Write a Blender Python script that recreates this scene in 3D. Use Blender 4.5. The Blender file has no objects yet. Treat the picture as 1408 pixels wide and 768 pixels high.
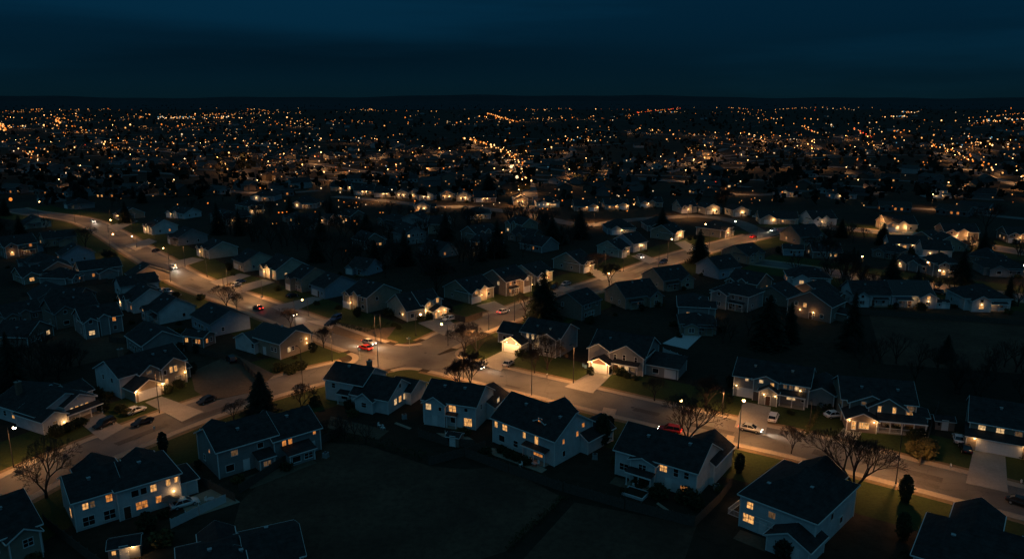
import bpy, bmesh, math, random
from mathutils import Vector, Matrix
S = bpy.context.scene
COL = S.collection
random.seed(7)
rnd = random.random
def U(a, b): return a + (b - a) * rnd()

# ------------------------------------------------------------------ survey: picture point -> point on flat ground
F = 1050.0; H = 66.0; PITCH = math.atan(250.0 / F)
def G(x, y):
    u = (x - 704) / F; v = (y - 384) / F
    t = H / (math.sin(PITCH) + v * math.cos(PITCH))
    return Vector((u * t, (math.cos(PITCH) - v * math.sin(PITCH)) * t, 0))

# ------------------------------------------------------------------ materials
MATS = {}
def nmat(name, col, rough=.8, scale=2.0, var=.25, bump=0.0, bscale=20.0, spec=.3, metal=0.0, col2=None, stripes=0.0):
    m = bpy.data.materials.new(name); m.use_nodes = True
    nt = m.node_tree; N = nt.nodes; Lk = nt.links
    b = N['Principled BSDF']; b.inputs['Roughness'].default_value = rough
    b.inputs['Metallic'].default_value = metal
    b.inputs['Specular IOR Level'].default_value = spec
    tc = N.new('ShaderNodeTexCoord')
    n = N.new('ShaderNodeTexNoise'); n.inputs['Scale'].default_value = scale; n.inputs['Detail'].default_value = 5; n.inputs['Roughness'].default_value = .65
    Lk.new(tc.outputs['Object'], n.inputs['Vector'])
    r = N.new('ShaderNodeValToRGB')
    c2 = col2 or tuple(c * (1 + var) for c in col)
    r.color_ramp.elements[0].position = .3; r.color_ramp.elements[1].position = .7
    r.color_ramp.elements[0].color = (*[c * (1 - var) for c in col], 1)
    r.color_ramp.elements[1].color = (*c2, 1)
    Lk.new(n.outputs['Fac'], r.inputs['Fac'])
    out = r.outputs['Color']
    if stripes:
        sx = N.new('ShaderNodeSeparateXYZ'); Lk.new(tc.outputs['Object'], sx.inputs[0])
        mm = N.new('ShaderNodeMath'); mm.operation = 'MULTIPLY'; mm.inputs[1].default_value = stripes
        Lk.new(sx.outputs['Z'], mm.inputs[0])
        fr = N.new('ShaderNodeMath'); fr.operation = 'FRACT'; Lk.new(mm.outputs[0], fr.inputs[0])
        rr = N.new('ShaderNodeMapRange'); rr.inputs['From Min'].default_value = .8; rr.inputs['From Max'].default_value = 1
        rr.inputs['To Min'].default_value = 1; rr.inputs['To Max'].default_value = .62
        Lk.new(fr.outputs[0], rr.inputs['Value'])
        mx = N.new('ShaderNodeVectorMath'); mx.operation = 'SCALE'
        Lk.new(out, mx.inputs[0]); Lk.new(rr.outputs[0], mx.inputs['Scale']); out = mx.outputs[0]
    Lk.new(out, b.inputs['Base Color'])
    if bump:
        n2 = N.new('ShaderNodeTexNoise'); n2.inputs['Scale'].default_value = bscale; n2.inputs['Detail'].default_value = 4
        Lk.new(tc.outputs['Object'], n2.inputs['Vector'])
        bp = N.new('ShaderNodeBump'); bp.inputs['Strength'].default_value = bump; bp.inputs['Distance'].default_value = .1
        Lk.new(n2.outputs['Fac'], bp.inputs['Height']); Lk.new(bp.outputs[0], b.inputs['Normal'])
    MATS[name] = m
    return m
def emat(name, col, strength, sample=True, uneven=0.0):
    m = bpy.data.materials.new(name); m.use_nodes = True
    nt = m.node_tree; N = nt.nodes; Lk = nt.links
    b = N['Principled BSDF']; b.inputs['Base Color'].default_value = (.02, .02, .02, 1)
    b.inputs['Roughness'].default_value = .4
    b.inputs['Emission Color'].default_value = (*col, 1); b.inputs['Emission Strength'].default_value = strength
    if uneven:
        # lit room put into the pane glow: soft noise folds like curtains
        tc = N.new('ShaderNodeTexCoord'); oi = N.new('ShaderNodeObjectInfo')
        ad = N.new('ShaderNodeVectorMath'); ad.operation = 'ADD'
        Lk.new(tc.outputs['Object'], ad.inputs[0])
        sc = N.new('ShaderNodeMath'); sc.operation = 'MULTIPLY'; sc.inputs[1].default_value = 40; Lk.new(oi.outputs['Random'], sc.inputs[0])
        cb = N.new('ShaderNodeCombineXYZ'); Lk.new(sc.outputs[0], cb.inputs[0]); Lk.new(cb.outputs[0], ad.inputs[1])
        mp = N.new('ShaderNodeMapping'); mp.inputs['Scale'].default_value = (2.2, 1, .8); Lk.new(ad.outputs[0], mp.inputs[0])
        n = N.new('ShaderNodeTexNoise'); n.inputs['Scale'].default_value = 1.6; n.inputs['Detail'].default_value = 2
        Lk.new(mp.outputs[0], n.inputs['Vector'])
        r = N.new('ShaderNodeMapRange'); r.inputs['From Min'].default_value = .3; r.inputs['From Max'].default_value = .7
        r.inputs['To Min'].default_value = strength * (1 - uneven); r.inputs['To Max'].default_value = strength * (1 + uneven * .5)
        Lk.new(n.outputs['Fac'], r.inputs['Value']); Lk.new(r.outputs[0], b.inputs['Emission Strength'])
    if not sample: m.cycles.emission_sampling = 'NONE'
    MATS[name] = m
    return m
# walls and roofs
nmat('siding_white', (.58, .59, .59), .7, .6, .16, stripes=4.5)
nmat('siding_cream', (.46, .41, .33), .7, .6, .16, stripes=4.5)
nmat('siding_tan', (.33, .27, .205), .75, .6, .16, stripes=4.5)
nmat('siding_grey', (.27, .265, .26), .75, .6, .16, stripes=4.5)
nmat('siding_brown', (.24, .185, .15), .8, 1.5, .15, stripes=4.5)
nmat('siding_blue', (.30, .36, .42), .75, 1.2, .1, stripes=4.5)
for n_, c_ in (('far_white', (.30, .31, .31)), ('far_tan', (.16, .135, .11)), ('far_grey', (.13, .13, .13)), ('far_brown', (.09, .075, .06))):
    nmat(n_, c_, .8, 1.2, .15)
nmat('brick', (.24, .14, .10), .85, 9, .3, .3, 30)
nmat('roof_slate', (.031, .029, .028), .8, .9, .55, .5, 14, stripes=3.4)
nmat('roof_brown', (.045, .036, .030), .8, .9, .5, .5, 14, stripes=3.4)
nmat('roof_grey', (.060, .058, .056), .85, 3.0, .3, .5, 14, stripes=3.4)
nmat('trim_white', (.74, .73, .70), .55, 3, .06)
nmat('trim_dark', (.10, .09, .085), .6, 3, .1)
nmat('door_white', (.78, .77, .75), .45, 2, .05)
nmat('door_dark', (.09, .045, .03), .5, 4, .2)
nmat('metal_pale', (.5, .52, .53), .4, 4, .1, metal=.6)
nmat('metal_dark', (.05, .05, .055), .5, 4, .2, metal=.4)
nmat('wood_fence', (.085, .07, .055), .9, 3, .35, .3, 12)
nmat('wood_deck', (.16, .13, .10), .85, 3, .3, .3, 12)
nmat('panel_pale', (.52, .55, .56), .7, 2, .1)
nmat('stone', (.3, .27, .24), .85, 8, .3, .4, 18)
nmat('plastic_blue', (.18, .34, .45), .5, 2, .1)
# ground
def ground_mat(name, a, b, c, s1=.05, s2=.9, rough=.95, bump=.5, spec=.15):
    m = bpy.data.materials.new(name); m.use_nodes = True
    nt = m.node_tree; N = nt.nodes; Lk = nt.links; bs = N['Principled BSDF']
    bs.inputs['Roughness'].default_value = rough; bs.inputs['Specular IOR Level'].default_value = spec
    g = N.new('ShaderNodeNewGeometry')
    n1 = N.new('ShaderNodeTexNoise'); n1.inputs['Scale'].default_value = s1; n1.inputs['Detail'].default_value = 6; n1.inputs['Roughness'].default_value = .6
    n2 = N.new('ShaderNodeTexNoise'); n2.inputs['Scale'].default_value = s2; n2.inputs['Detail'].default_value = 8; n2.inputs['Roughness'].default_value = .75
    for n in (n1, n2): Lk.new(g.outputs['Position'], n.inputs['Vector'])
    r = N.new('ShaderNodeValToRGB'); e = r.color_ramp.elements
    e[0].position = .35; e[1].position = .68; e[0].color = (*a, 1); e[1].color = (*b, 1)
    Lk.new(n1.outputs['Fac'], r.inputs['Fac'])
    mr = N.new('ShaderNodeMapRange'); mr.inputs['From Min'].default_value = .42; mr.inputs['From Max'].default_value = .66
    Lk.new(n2.outputs['Fac'], mr.inputs['Value'])
    mx = N.new('ShaderNodeMix'); mx.data_type = 'RGBA'
    mu = N.new('ShaderNodeMath'); mu.operation = 'MULTIPLY'; mu.inputs[1].default_value = .7; Lk.new(mr.outputs[0], mu.inputs[0])
    Lk.new(mu.outputs[0], mx.inputs['Factor']); Lk.new(r.outputs[0], mx.inputs['A']); mx.inputs['B'].default_value = (*c, 1)
    Lk.new(mx.outputs['Result'], bs.inputs['Base Color'])
    if bump:
        bp = N.new('ShaderNodeBump'); bp.inputs['Strength'].default_value = bump; bp.inputs['Distance'].default_value = .15
        Lk.new(n2.outputs['Fac'], bp.inputs['Height']); Lk.new(bp.outputs[0], bs.inputs['Normal'])
    MATS[name] = m
nmat('asphalt_patch', (.068, .063, .058), .8, 3, .3)
ground_mat('earth', (.024, .020, .014), (.062, .046, .030), (.013, .012, .008), .02, .5)
ground_mat('lawn', (.036, .054, .014), (.060, .072, .022), (.024, .033, .010), .12, 1.6)
ground_mat('dry_field', (.075, .045, .030), (.14, .085, .055), (.04, .026, .018), .07, .8)
ground_mat('concrete', (.25, .235, .21), (.31, .29, .26), (.20, .185, .165), .3, 2.5, .85, .15)
ground_mat('dirt', (.105, .08, .055), (.15, .115, .08), (.07, .055, .04), .12, 1.2)
ground_mat('verge', (.17, .12, .07), (.24, .17, .10), (.09, .07, .035), .25, 1.8)
ground_mat('paving', (.30, .25, .19), (.36, .30, .23), (.22, .18, .135), .3, 2.5, .85, .15)
ground_mat('hill_haze', (.020, .034, .040), (.03, .044, .05), (.014, .026, .032), .0015, .004)  # bluish: haze of distance put into the base colour
def asphalt():
    m = bpy.data.materials.new('asphalt'); m.use_nodes = True
    nt = m.node_tree; N = nt.nodes; Lk = nt.links; bs = N['Principled BSDF']
    bs.inputs['Roughness'].default_value = .72; bs.inputs['Specular IOR Level'].default_value = .35
    g = N.new('ShaderNodeNewGeometry')
    n1 = N.new('ShaderNodeTexNoise'); n1.inputs['Scale'].default_value = .09; n1.inputs['Detail'].default_value = 5
    n2 = N.new('ShaderNodeTexNoise'); n2.inputs['Scale'].default_value = 6; n2.inputs['Detail'].default_value = 6
    v = N.new('ShaderNodeTexVoronoi'); v.feature = 'DISTANCE_TO_EDGE'; v.inputs['Scale'].default_value = .16
    n3 = N.new('ShaderNodeTexNoise'); n3.inputs['Scale'].default_value = .7; n3.inputs['Detail'].default_value = 3
    for n in (n1, n2, n3): Lk.new(g.outputs['Position'], n.inputs['Vector'])
    ad = N.new('ShaderNodeVectorMath'); ad.operation = 'MULTIPLY_ADD'; ad.inputs[1].default_value = (2.5, 2.5, 0)
    Lk.new(n3.outputs['Color'], ad.inputs[0]); Lk.new(g.outputs['Position'], ad.inputs[2]); Lk.new(ad.outputs[0], v.inputs['Vector'])
    r = N.new('ShaderNodeValToRGB'); e = r.color_ramp.elements
    e[0].position = .32; e[1].position = .7; e[0].color = (.062, .060, .058, 1); e[1].color = (.155, .148, .138, 1)
    Lk.new(n1.outputs['Fac'], r.inputs['Fac'])
    mr = N.new('ShaderNodeMapRange'); mr.inputs['To Min'].default_value = .62; mr.inputs['To Max'].default_value = 1.3
    Lk.new(n2.outputs['Fac'], mr.inputs['Value'])
    cr = N.new('ShaderNodeMapRange'); cr.inputs['From Min'].default_value = .004; cr.inputs['From Max'].default_value = .02
    cr.inputs['To Min'].default_value = .75; cr.inputs['To Max'].default_value = 1; Lk.new(v.outputs['Distance'], cr.inputs['Value'])
    mu = N.new('ShaderNodeMath'); mu.operation = 'MULTIPLY'; Lk.new(mr.outputs[0], mu.inputs[0]); Lk.new(cr.outputs[0], mu.inputs[1])
    s = N.new('ShaderNodeVectorMath'); s.operation = 'SCALE'; Lk.new(r.outputs[0], s.inputs[0]); Lk.new(mu.outputs[0], s.inputs['Scale'])
    Lk.new(s.outputs[0], bs.inputs['Base Color'])
    bp = N.new('ShaderNodeBump'); bp.inputs['Strength'].default_value = .25; bp.inputs['Distance'].default_value = .03
    Lk.new(n2.outputs['Fac'], bp.inputs['Height']); Lk.new(bp.outputs[0], bs.inputs['Normal'])
    MATS['asphalt'] = m
asphalt()
# lights
emat('pane_warm', (1, .47, .14), .9, True, .85)
emat('pane_amber', (1, .34, .07), .6, True, .85)
emat('pane_pale', (1, .62, .28), .8, True, .75)
emat('pane_dim', (1, .55, .25), .10, False, .7)
nmat('pane_dark', (.012, .014, .018), .12, 2, .2, spec=.6)
emat('bulb_warm', (1, .55, .2), 14, False)
emat('lens_warm', (1, .52, .18), 22, False)
emat('lens_white', (1, .78, .5), 20, False)
emat('headlight_on', (1, .9, .74), 26, False)
emat('taillight_on', (1, .03, .015), 7, False)
nmat('lamp_glass', (.4, .4, .4), .15, 2, .1, spec=.6)
nmat('tail_glass', (.25, .01, .01), .2, 2, .1, spec=.6)
emat('pane_far_a', (1, .52, .18), .9, False)
emat('pane_far_b', (1, .66, .34), .9, False)
for n_, c_, k_ in (('dot_orange_dim', (1, .24, .03), .35), ('dot_amber_dim', (1, .40, .10), .40), ('dot_white_dim', (1, .66, .36), .5), ('dot_bright', (1, .50, .17), 3)): emat(n_, c_, k_, False)
emat('dot_orange', (1, .25, .03), 1.3, False)
emat('dot_amber', (1, .42, .11), 1.6, False)
emat('dot_white', (1, .70, .40), 1.5, False)
emat('dot_blue', (.25, .65, .9), .5, False)
emat('dot_red', (1, .07, .02), 1.6, False)
# plants
nmat('bark', (.040, .032, .026), .95, 6, .3)
nmat('twig', (.048, .037, .030), .95, 3, .3)
nmat('needle', (.016, .026, .015), .9, 1.2, .5)
nmat('leaf', (.032, .042, .016), .9, 1.0, .5)
nmat('leaf_olive', (.085, .075, .025), .9, 1.0, .4)
nmat('leaf_far', (.014, .017, .011), .95, .15, .5)
# cars
for n, c in (('paint_black', (.012, .012, .014)), ('paint_white', (.72, .72, .72)), ('paint_silver', (.36, .37, .38)), ('paint_red', (.5, .02, .015)), ('paint_blue', (.03, .06, .14)), ('paint_grey', (.10, .105, .11))):
    nmat(n, c, .22, 2, .04, spec=.6)
nmat('car_glass', (.01, .012, .015), .06, 2, .1, spec=.7)
nmat('tyre', (.02, .02, .02), .9, 6, .2)

# ------------------------------------------------------------------ mesh builder
class MB:
    def __init__(s): s.v = []; s.f = []; s.m = []; s.mats = []
    def mi(s, mat):
        mat = MATS[mat]
        if mat not in s.mats: s.mats.append(mat)
        return s.mats.index(mat)
    def add(s, vs, fs, mat):
        o = len(s.v); k = s.mi(mat); s.v += [tuple(p) for p in vs]
        for f in fs: s.f.append(tuple(i + o for i in f)); s.m.append(k)
    def box(s, x0, x1, y0, y1, z0, z1, mat):
        s.add([(x0, y0, z0), (x1, y0, z0), (x1, y1, z0), (x0, y1, z0), (x0, y0, z1), (x1, y0, z1), (x1, y1, z1), (x0, y1, z1)],
              [(3, 2, 1, 0), (4, 5, 6, 7), (0, 1, 5, 4), (1, 2, 6, 5), (2, 3, 7, 6), (3, 0, 4, 7)], mat)
    def tube(s, p0, p1, r0, r1, n, mat, caps=True):
        p0 = Vector(p0); p1 = Vector(p1); d = p1 - p0
        if d.length < 1e-5: return
        d.normalize(); a = d.orthogonal().normalized(); b = d.cross(a)
        vs = []
        for p, r in ((p0, r0), (p1, r1)):
            for k in range(n):
                t = 2 * math.pi * k / n; vs.append(p + a * (r * math.cos(t)) + b * (r * math.sin(t)))
        fs = [(k, (k + 1) % n, n + (k + 1) % n, n + k) for k in range(n)]
        if caps: fs += [tuple(range(n - 1, -1, -1)), tuple(range(n, 2 * n))]
        s.add(vs, fs, mat)
    def extrude(s, poly, z0, z1, mat):
        n = len(poly)
        s.add([(p[0], p[1], z0) for p in poly] + [(p[0], p[1], z1) for p in poly],
              [tuple(range(n - 1, -1, -1)), tuple(range(n, 2 * n))] + [(k, (k + 1) % n, n + (k + 1) % n, n + k) for k in range(n)], mat)
    def ball(s, c, r, mat, n=8, m=5, sz=1.0):
        vs = [(c[0], c[1], c[2] + r * sz)]
        for j in range(1, m):
            a = math.pi * j / m
            for k in range(n):
                t = 2 * math.pi * k / n; vs.append((c[0] + r * math.sin(a) * math.cos(t), c[1] + r * math.sin(a) * math.sin(t), c[2] + r * sz * math.cos(a)))
        vs.append((c[0], c[1], c[2] - r * sz)); fs = [(0, 1 + k, 1 + (k + 1) % n) for k in range(n)]
        for j in range(m - 2):
            for k in range(n): fs.append((1 + j * n + k, 1 + (j + 1) * n + k, 1 + (j + 1) * n + (k + 1) % n, 1 + j * n + (k + 1) % n))
        L = len(vs) - 1; b = 1 + (m - 2) * n
        fs += [(L, b + (k + 1) % n, b + k) for k in range(n)]
        s.add(vs, fs, mat)
    def mesh(s, name):
        me = bpy.data.meshes.new(name); me.from_pydata(s.v, [], s.f)
        for m in s.mats: me.materials.append(m)
        me.polygons.foreach_set('material_index', s.m); me.update()
        return me
    def build(s, name, parent=None, loc=None, rz=0.0, smooth=False):
        me = s.mesh(name)
        if smooth: me.polygons.foreach_set('use_smooth', [True] * len(me.polygons))
        return link(name, me, parent, loc, rz)
def link(name, data, parent=None, loc=None, rz=0.0):
    o = bpy.data.objects.new(name, data); COL.objects.link(o)
    if parent is not None: o.parent = parent
    if loc is not None: o.location = loc
    o.rotation_euler = (0, 0, rz)
    return o
def tag(o, label, cat, group=None):
    o['label'] = label; o['category'] = cat
    if group: o['group'] = group
    return o
def thing(name, label, cat, loc=(0, 0, 0), rz=0.0, group=None):
    return tag(link(name, None, None, loc, rz), label, cat, group)
def kind(o, k): o['kind'] = k; return o
def copy_tree(o, parent=None):
    c = o.copy(); COL.objects.link(c)
    if parent is not None: c.parent = parent
    for ch in list(KIDS.get(o.name, [])) or list(o.children): copy_tree(ch, c)
    return c
KIDS = {}
def point_light(parent, loc, watts, col=(1, .42, .13), r=.12, spot=None, blend=.6, rot=(0, 0, 0)):
    d = bpy.data.lights.new('lamp_light', 'SPOT' if spot else 'POINT'); d.energy = watts; d.color = col; d.shadow_soft_size = r
    if spot: d.spot_size = math.radians(spot); d.spot_blend = blend
    o = bpy.data.objects.new('lamp_light', d); COL.objects.link(o); o.parent = parent; o.location = loc; o.rotation_euler = rot
    return o
# ------------------------------------------------------------------ roads
def smooth(pts, step=2.0):
    P = [Vector((p.x, p.y, 0)) for p in pts]; P = [P[0] * 2 - P[1]] + P + [P[-1] * 2 - P[-2]]
    out = []
    for i in range(1, len(P) - 2):
        a, b, c, d = P[i - 1:i + 3]; n = max(1, int((c - b).length / step))
        for k in range(n):
            t = k / n
            out.append(.5 * ((2 * b) + (c - a) * t + (2 * a - 5 * b + 4 * c - d) * t * t + (3 * b - a - 3 * c + d) * t ** 3))
    out.append(P[-2]); return out
def normals(c):
    N = []
    for i in range(len(c)):
        d = (c[min(i + 1, len(c) - 1)] - c[max(i - 1, 0)]).normalized(); N.append(Vector((-d.y, d.x, 0)))
    return N
def dist_to(c, p):
    best = 1e9
    for i in range(len(c) - 1):
        a = c[i]; d = c[i + 1] - a; t = max(0, min(1, (p - a).dot(d) / max(d.dot(d), 1e-9)))
        best = min(best, (a + d * t - p).length)
    return best
class Road:
    def __init__(s, pix, w, step=2.0): s.c = smooth([G(*p) for p in pix], step); s.w = w; s.n = normals(s.c)
    def near(s, p):
        i = min(range(len(s.c)), key=lambda k: (s.c[k] - p).length); return i
R1 = Road([(20, 287), (40, 292), (120, 305), (200, 350), (260, 385), (340, 415), (420, 445), (500, 475), (560, 490), (640, 507), (760, 535), (900, 568), (1000, 590), (1100, 612), (1200, 637), (1300, 662), (1408, 690), (1500, 716)], 10.6)
R2 = Road([(-120, 735), (0, 680), (60, 650), (180, 600), (300, 555), (400, 525), (470, 508), (560, 490), (640, 455), (700, 432), (780, 405), (850, 383), (920, 357), (990, 337), (1060, 320), (1110, 313)], 10.2)
R3 = Road([(1040, 360), (1100, 368), (1180, 381), (1260, 391), (1330, 400), (1408, 410), (1480, 420)], 9.5, 3)
R4 = Road([(1045, 320), (1010, 304), (960, 297), (915, 299), (860, 303), (800, 309), (720, 294), (650, 285), (590, 283), (520, 275), (460, 270)], 10, 5)
R5 = Road([(1095, 315), (1130, 313), (1180, 316), (1260, 324), (1340, 336), (1408, 347), (1480, 357)], 9.5, 4)
R6 = Road([(727, 290), (728, 262), (718, 240), (700, 222), (670, 208), (640, 197)], 11, 8)
R7 = Road([(1480, 282), (1408, 257), (1345, 238), (1310, 220), (1280, 208)], 10, 8)
ROADS = [R1, R2, R3, R4, R5, R6, R7]
def blocked(p, roads, extra):
    return any(dist_to(r.c, p) < r.w / 2 + extra for r in roads)
def ribbon(name, road, a, b, z, mat, others=(), extra=0.0, zb=None, knd='structure'):
    """strip between the offsets a and b (metres left of the centre line), cut away near the other roads"""
    m = MB(); c, n = road.c, road.n; ok = []
    for i in range(len(c)):
        mid = c[i] + n[i] * ((a + b) / 2); ok.append(not blocked(mid, others, extra))
    for i in range(len(c) - 1):
        if not (ok[i] and ok[i + 1]): continue
        q = [c[i] + n[i] * a, c[i + 1] + n[i + 1] * a, c[i + 1] + n[i + 1] * b, c[i] + n[i] * b]
        if zb is None: m.add([(p.x, p.y, z) for p in q], [(3, 2, 1, 0)], mat)
        else:
            m.add([(p.x, p.y, z) for p in q] + [(p.x, p.y, zb) for p in q], [(3, 2, 1, 0), (0, 1, 5, 4), (2, 3, 7, 6)] + ([(3, 0, 4, 7)] if i == 0 or not ok[i - 1] else []) + ([(1, 2, 6, 5)] if i == len(c) - 2 or not ok[min(i + 2, len(c) - 1)] else []), mat)
    if m.f: return kind(m.build(name), knd)
g = MB(); g.add([(-30000, -400, 0), (30000, -400, 0), (30000, 40000, 0), (-30000, 40000, 0)], [(0, 1, 2, 3)], 'earth'); kind(g.build('ground'), 'structure')
for i, r in enumerate(ROADS): ribbon('road', r, -r.w / 2, r.w / 2, .014 + .004 * i, 'asphalt')
RF = 6.5
for r, o in ((R1, [R2]), (R2, [R1, R4]), (R3, []), (R5, [R2])):
    for s in (-1, 1):
        e = s * r.w / 2
        ribbon('kerb', r, e + s * .16 if s < 0 else e, e if s < 0 else e + .16, .11, 'concrete', o, RF, 0)
        ribbon('pavement', r, min(e + s * .161, e + s * 1.75), max(e + s * .161, e + s * 1.75), .085, 'paving', o, RF, 0)
        ribbon('verge', r, min(e + s * 1.76, e + s * 2.9), max(e + s * 1.76, e + s * 2.9), .03 + .002 * ROADS.index(r), 'verge', o, RF - 1.5)
        ribbon('lawn', r, min(e + s * 1.76, e + s * 15), max(e + s * 1.76, e + s * 15), .008 + .002 * ROADS.index(r) , 'lawn', o, 2.0)
# rounded corners where the two streets cross
X = G(560, 490); i1 = R1.near(X); i2 = R2.near(X)
d1 = (R1.c[i1 + 3] - R1.c[i1 - 3]).normalized(); d2 = (R2.c[i2 + 3] - R2.c[i2 - 3]).normalized()
X = R1.c[i1]
def meet(p, d, q, e):
    den = d.x * e.y - d.y * e.x; t = ((q.x - p.x) * e.y - (q.y - p.y) * e.x) / den; return p + d * t
rc = MB(); kc = MB(); pc = MB()
for s1 in (-1, 1):
    for s2 in (-1, 1):
        n1 = Vector((-d1.y, d1.x, 0)); n1 = n1 if n1.dot(d2 * s2) > 0 else -n1
        n2 = Vector((-d2.y, d2.x, 0)); n2 = n2 if n2.dot(d1 * s1) > 0 else -n2
        def corner(off): return meet(X + n1 * (R1.w / 2 + off), d1, X + n2 * (R2.w / 2 + off), d2)
        Q = corner(0); C = corner(RF)
        a0 = -n1; a1 = -n2
        arc = []
        for k in range(13):
            t = k / 12; v = (a0 * math.sin((1 - t) * math.pi / 2) + a1 * math.sin(t * math.pi / 2)); arc.append(v.normalized())
        flip = (arc[0].x * arc[-1].y - arc[0].y * arc[-1].x) < 0
        if flip: arc.reverse()
        rc.add([(Q.x, Q.y, .046)] + [(*(C + v * RF).xy, .046) for v in arc], [(0, k + 2, k + 1) for k in range(12)], 'asphalt')
        for mb, ro, ri, z, mt in ((kc, RF, RF - .16, .11, 'concrete'), (pc, RF - .161, RF - 1.75, .085, 'paving')):
            for k in range(12):
                q = [C + arc[k] * ri, C + arc[k] * ro, C + arc[k + 1] * ro, C + arc[k + 1] * ri]
                mb.add([(p.x, p.y, z) for p in q] + [(p.x, p.y, 0) for p in q], [(0, 1, 2, 3), (1, 0, 4, 5), (2, 1, 5, 6), (3, 2, 6, 7)], mt)
kind(rc.build('road'), 'structure'); kind(kc.build('kerb'), 'structure'); kind(pc.build('pavement'), 'structure')
def sheet(name, pix, z, mat, base=None):
    m = MB(); P = [G(*p) for p in pix]
    ar = sum(P[i].x * P[(i + 1) % len(P)].y - P[(i + 1) % len(P)].x * P[i].y for i in range(len(P)))
    if ar < 0: P.reverse()
    if base is None: m.add([(p.x, p.y, z) for p in P], [tuple(range(len(P)))], mat)
    else: m.extrude(P, base, z, mat)
    return kind(m.build(name), 'structure')
# bare fields behind the yards
sheet('field', [(330, 690), (420, 606), (505, 612), (590, 640), (640, 645), (690, 640), (775, 684), (696, 757), (560, 800), (300, 800)], .004, 'dry_field')
sheet('field', [(790, 690), (958, 722), (930, 800), (690, 800)], .004, 'dry_field')
sheet('field', [(20, 445), (130, 440), (190, 470), (170, 488), (30, 520)], .004, 'dry_field')
sheet('field', [(1195, 432), (1440, 440), (1500, 520), (1215, 500)], .004, 'dry_field')
sheet('lawn', [(30, 405), (120, 388), (140, 400), (20, 425)], .004, 'dry_field')
# driveways and lots
dz = .112
def drive(pix, mat='concrete'): sheet('driveway', pix, dz, mat, 0)
drive([(200, 553), (222, 545), (280, 566), (250, 580)])                 # lit garage, west street
drive([(262, 512), (320, 486), (378, 515), (350, 538), (290, 551), (268, 537)], 'dirt')
sheet('lot', [(437, 452), (466, 444), (512, 452), (545, 449), (530, 468), (500, 470)], .05, 'dirt', 0)
drive([(106, 578), (137, 566), (172, 588), (140, 606)])
drive([(694, 481), (716, 487), (688, 510), (655, 500)])
drive([(820, 508), (842, 514), (815, 541), (776, 532)])
drive([(1022, 552), (1060, 560), (1052, 598), (1010, 587)])
drive([(1338, 620), (1382, 625), (1386, 677), (1328, 664)])
drive([(1160, 588), (1185, 594), (1178, 606), (1150, 600)])
drive([(575, 444), (612, 436), (634, 452), (610, 461)])
drive([(448, 440), (470, 430), (456, 452), (420, 441)])
drive([(430, 408), (446, 410), (394, 432), (372, 422)])
drive([(330, 376), (345, 379), (302, 394), (288, 388)]); drive([(362, 384), (378, 388), (330, 403), (312, 397)])
drive([(265, 354), (281, 357), (240, 370), (225, 362)])
drive([(655, 420), (680, 414), (700, 424), (682, 432)])
drive([(760, 396), (776, 391), (790, 396), (775, 402)]); drive([(805, 372), (820, 370), (842, 382), (828, 386)])
drive([(868, 352), (884, 349), (905, 358), (893, 363)]); drive([(927, 334), (942, 331), (960, 341), (945, 346)])
drive([(205, 328), (216, 332), (186, 345), (172, 338)]); drive([(178, 300), (190, 304), (160, 318), (148, 312)])
drive([(200, 400), (225, 395), (250, 405), (235, 412)])
drive([(1000, 598), (1010, 600), (1000, 640), (980, 640)], 'paving')
drive([(830, 560), (848, 563), (835, 600), (815, 598)], 'paving')
drive([(1230, 317), (1262, 318), (1262, 324), (1225, 321)]); drive([(1325, 330), (1350, 332), (1350, 337), (1325, 334)])
sheet('patio', [(911, 472), (938, 458), (965, 461), (945, 480)], .10, 'panel_pale', 0)
sheet('patio', [(655, 612), (690, 618), (752, 645), (745, 650), (680, 626)], .08, 'paving', 0)
sheet('patio', [(600, 595), (640, 598), (650, 604), (620, 606)], .08, 'paving', 0)
sheet('patio', [(245, 690), (300, 668), (330, 690), (262, 712)], .08, 'paving', 0)
m = MB(); m.add([(-20000, 4300, .5), (20000, 4300, .5), (20000, 14050, .5), (-20000, 14050, .5)], [(0, 1, 2, 3)], 'hill_haze'); kind(m.build('hazy_plain'), 'structure')  # laid over the far ground to lighten it with the haze colour
for q in ([(455, 572), (535, 592), (520, 604), (450, 588)], [(846, 655), (905, 672), (895, 684), (838, 664)], [(1018, 728), (1064, 744), (1052, 758), (1008, 740)], [(325, 660), (420, 628), (436, 636), (345, 672)]): sheet('patio', q, .06, 'dirt', 0)
for q in ([(545, 580), (566, 588), (563, 590), (542, 582)], [(640, 604), (662, 616), (659, 618), (637, 606)], [(905, 690), (930, 708), (927, 710), (902, 692)], [(300, 640), (322, 628), (325, 630), (303, 642)]): sheet('path', q, .05, 'paving', 0)
# hills on the horizon
hm = MB(); prev = None
for k in range(121):
    x = -14000 + k * 28000 / 120; z = 92 + 26 * math.sin(k * .11 + 1) + 12 * math.sin(k * .37) + 6 * math.sin(k * .9) - (k / 120) * 18
    if prev: hm.add([(prev[0], 14000, 0), (x, 14000, 0), (x, 15200, z), (prev[0], 15200, prev[1])], [(0, 1, 2, 3)], 'hill_haze')
    prev = (x, z)
kind(hm.build('hills'), 'structure')
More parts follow.
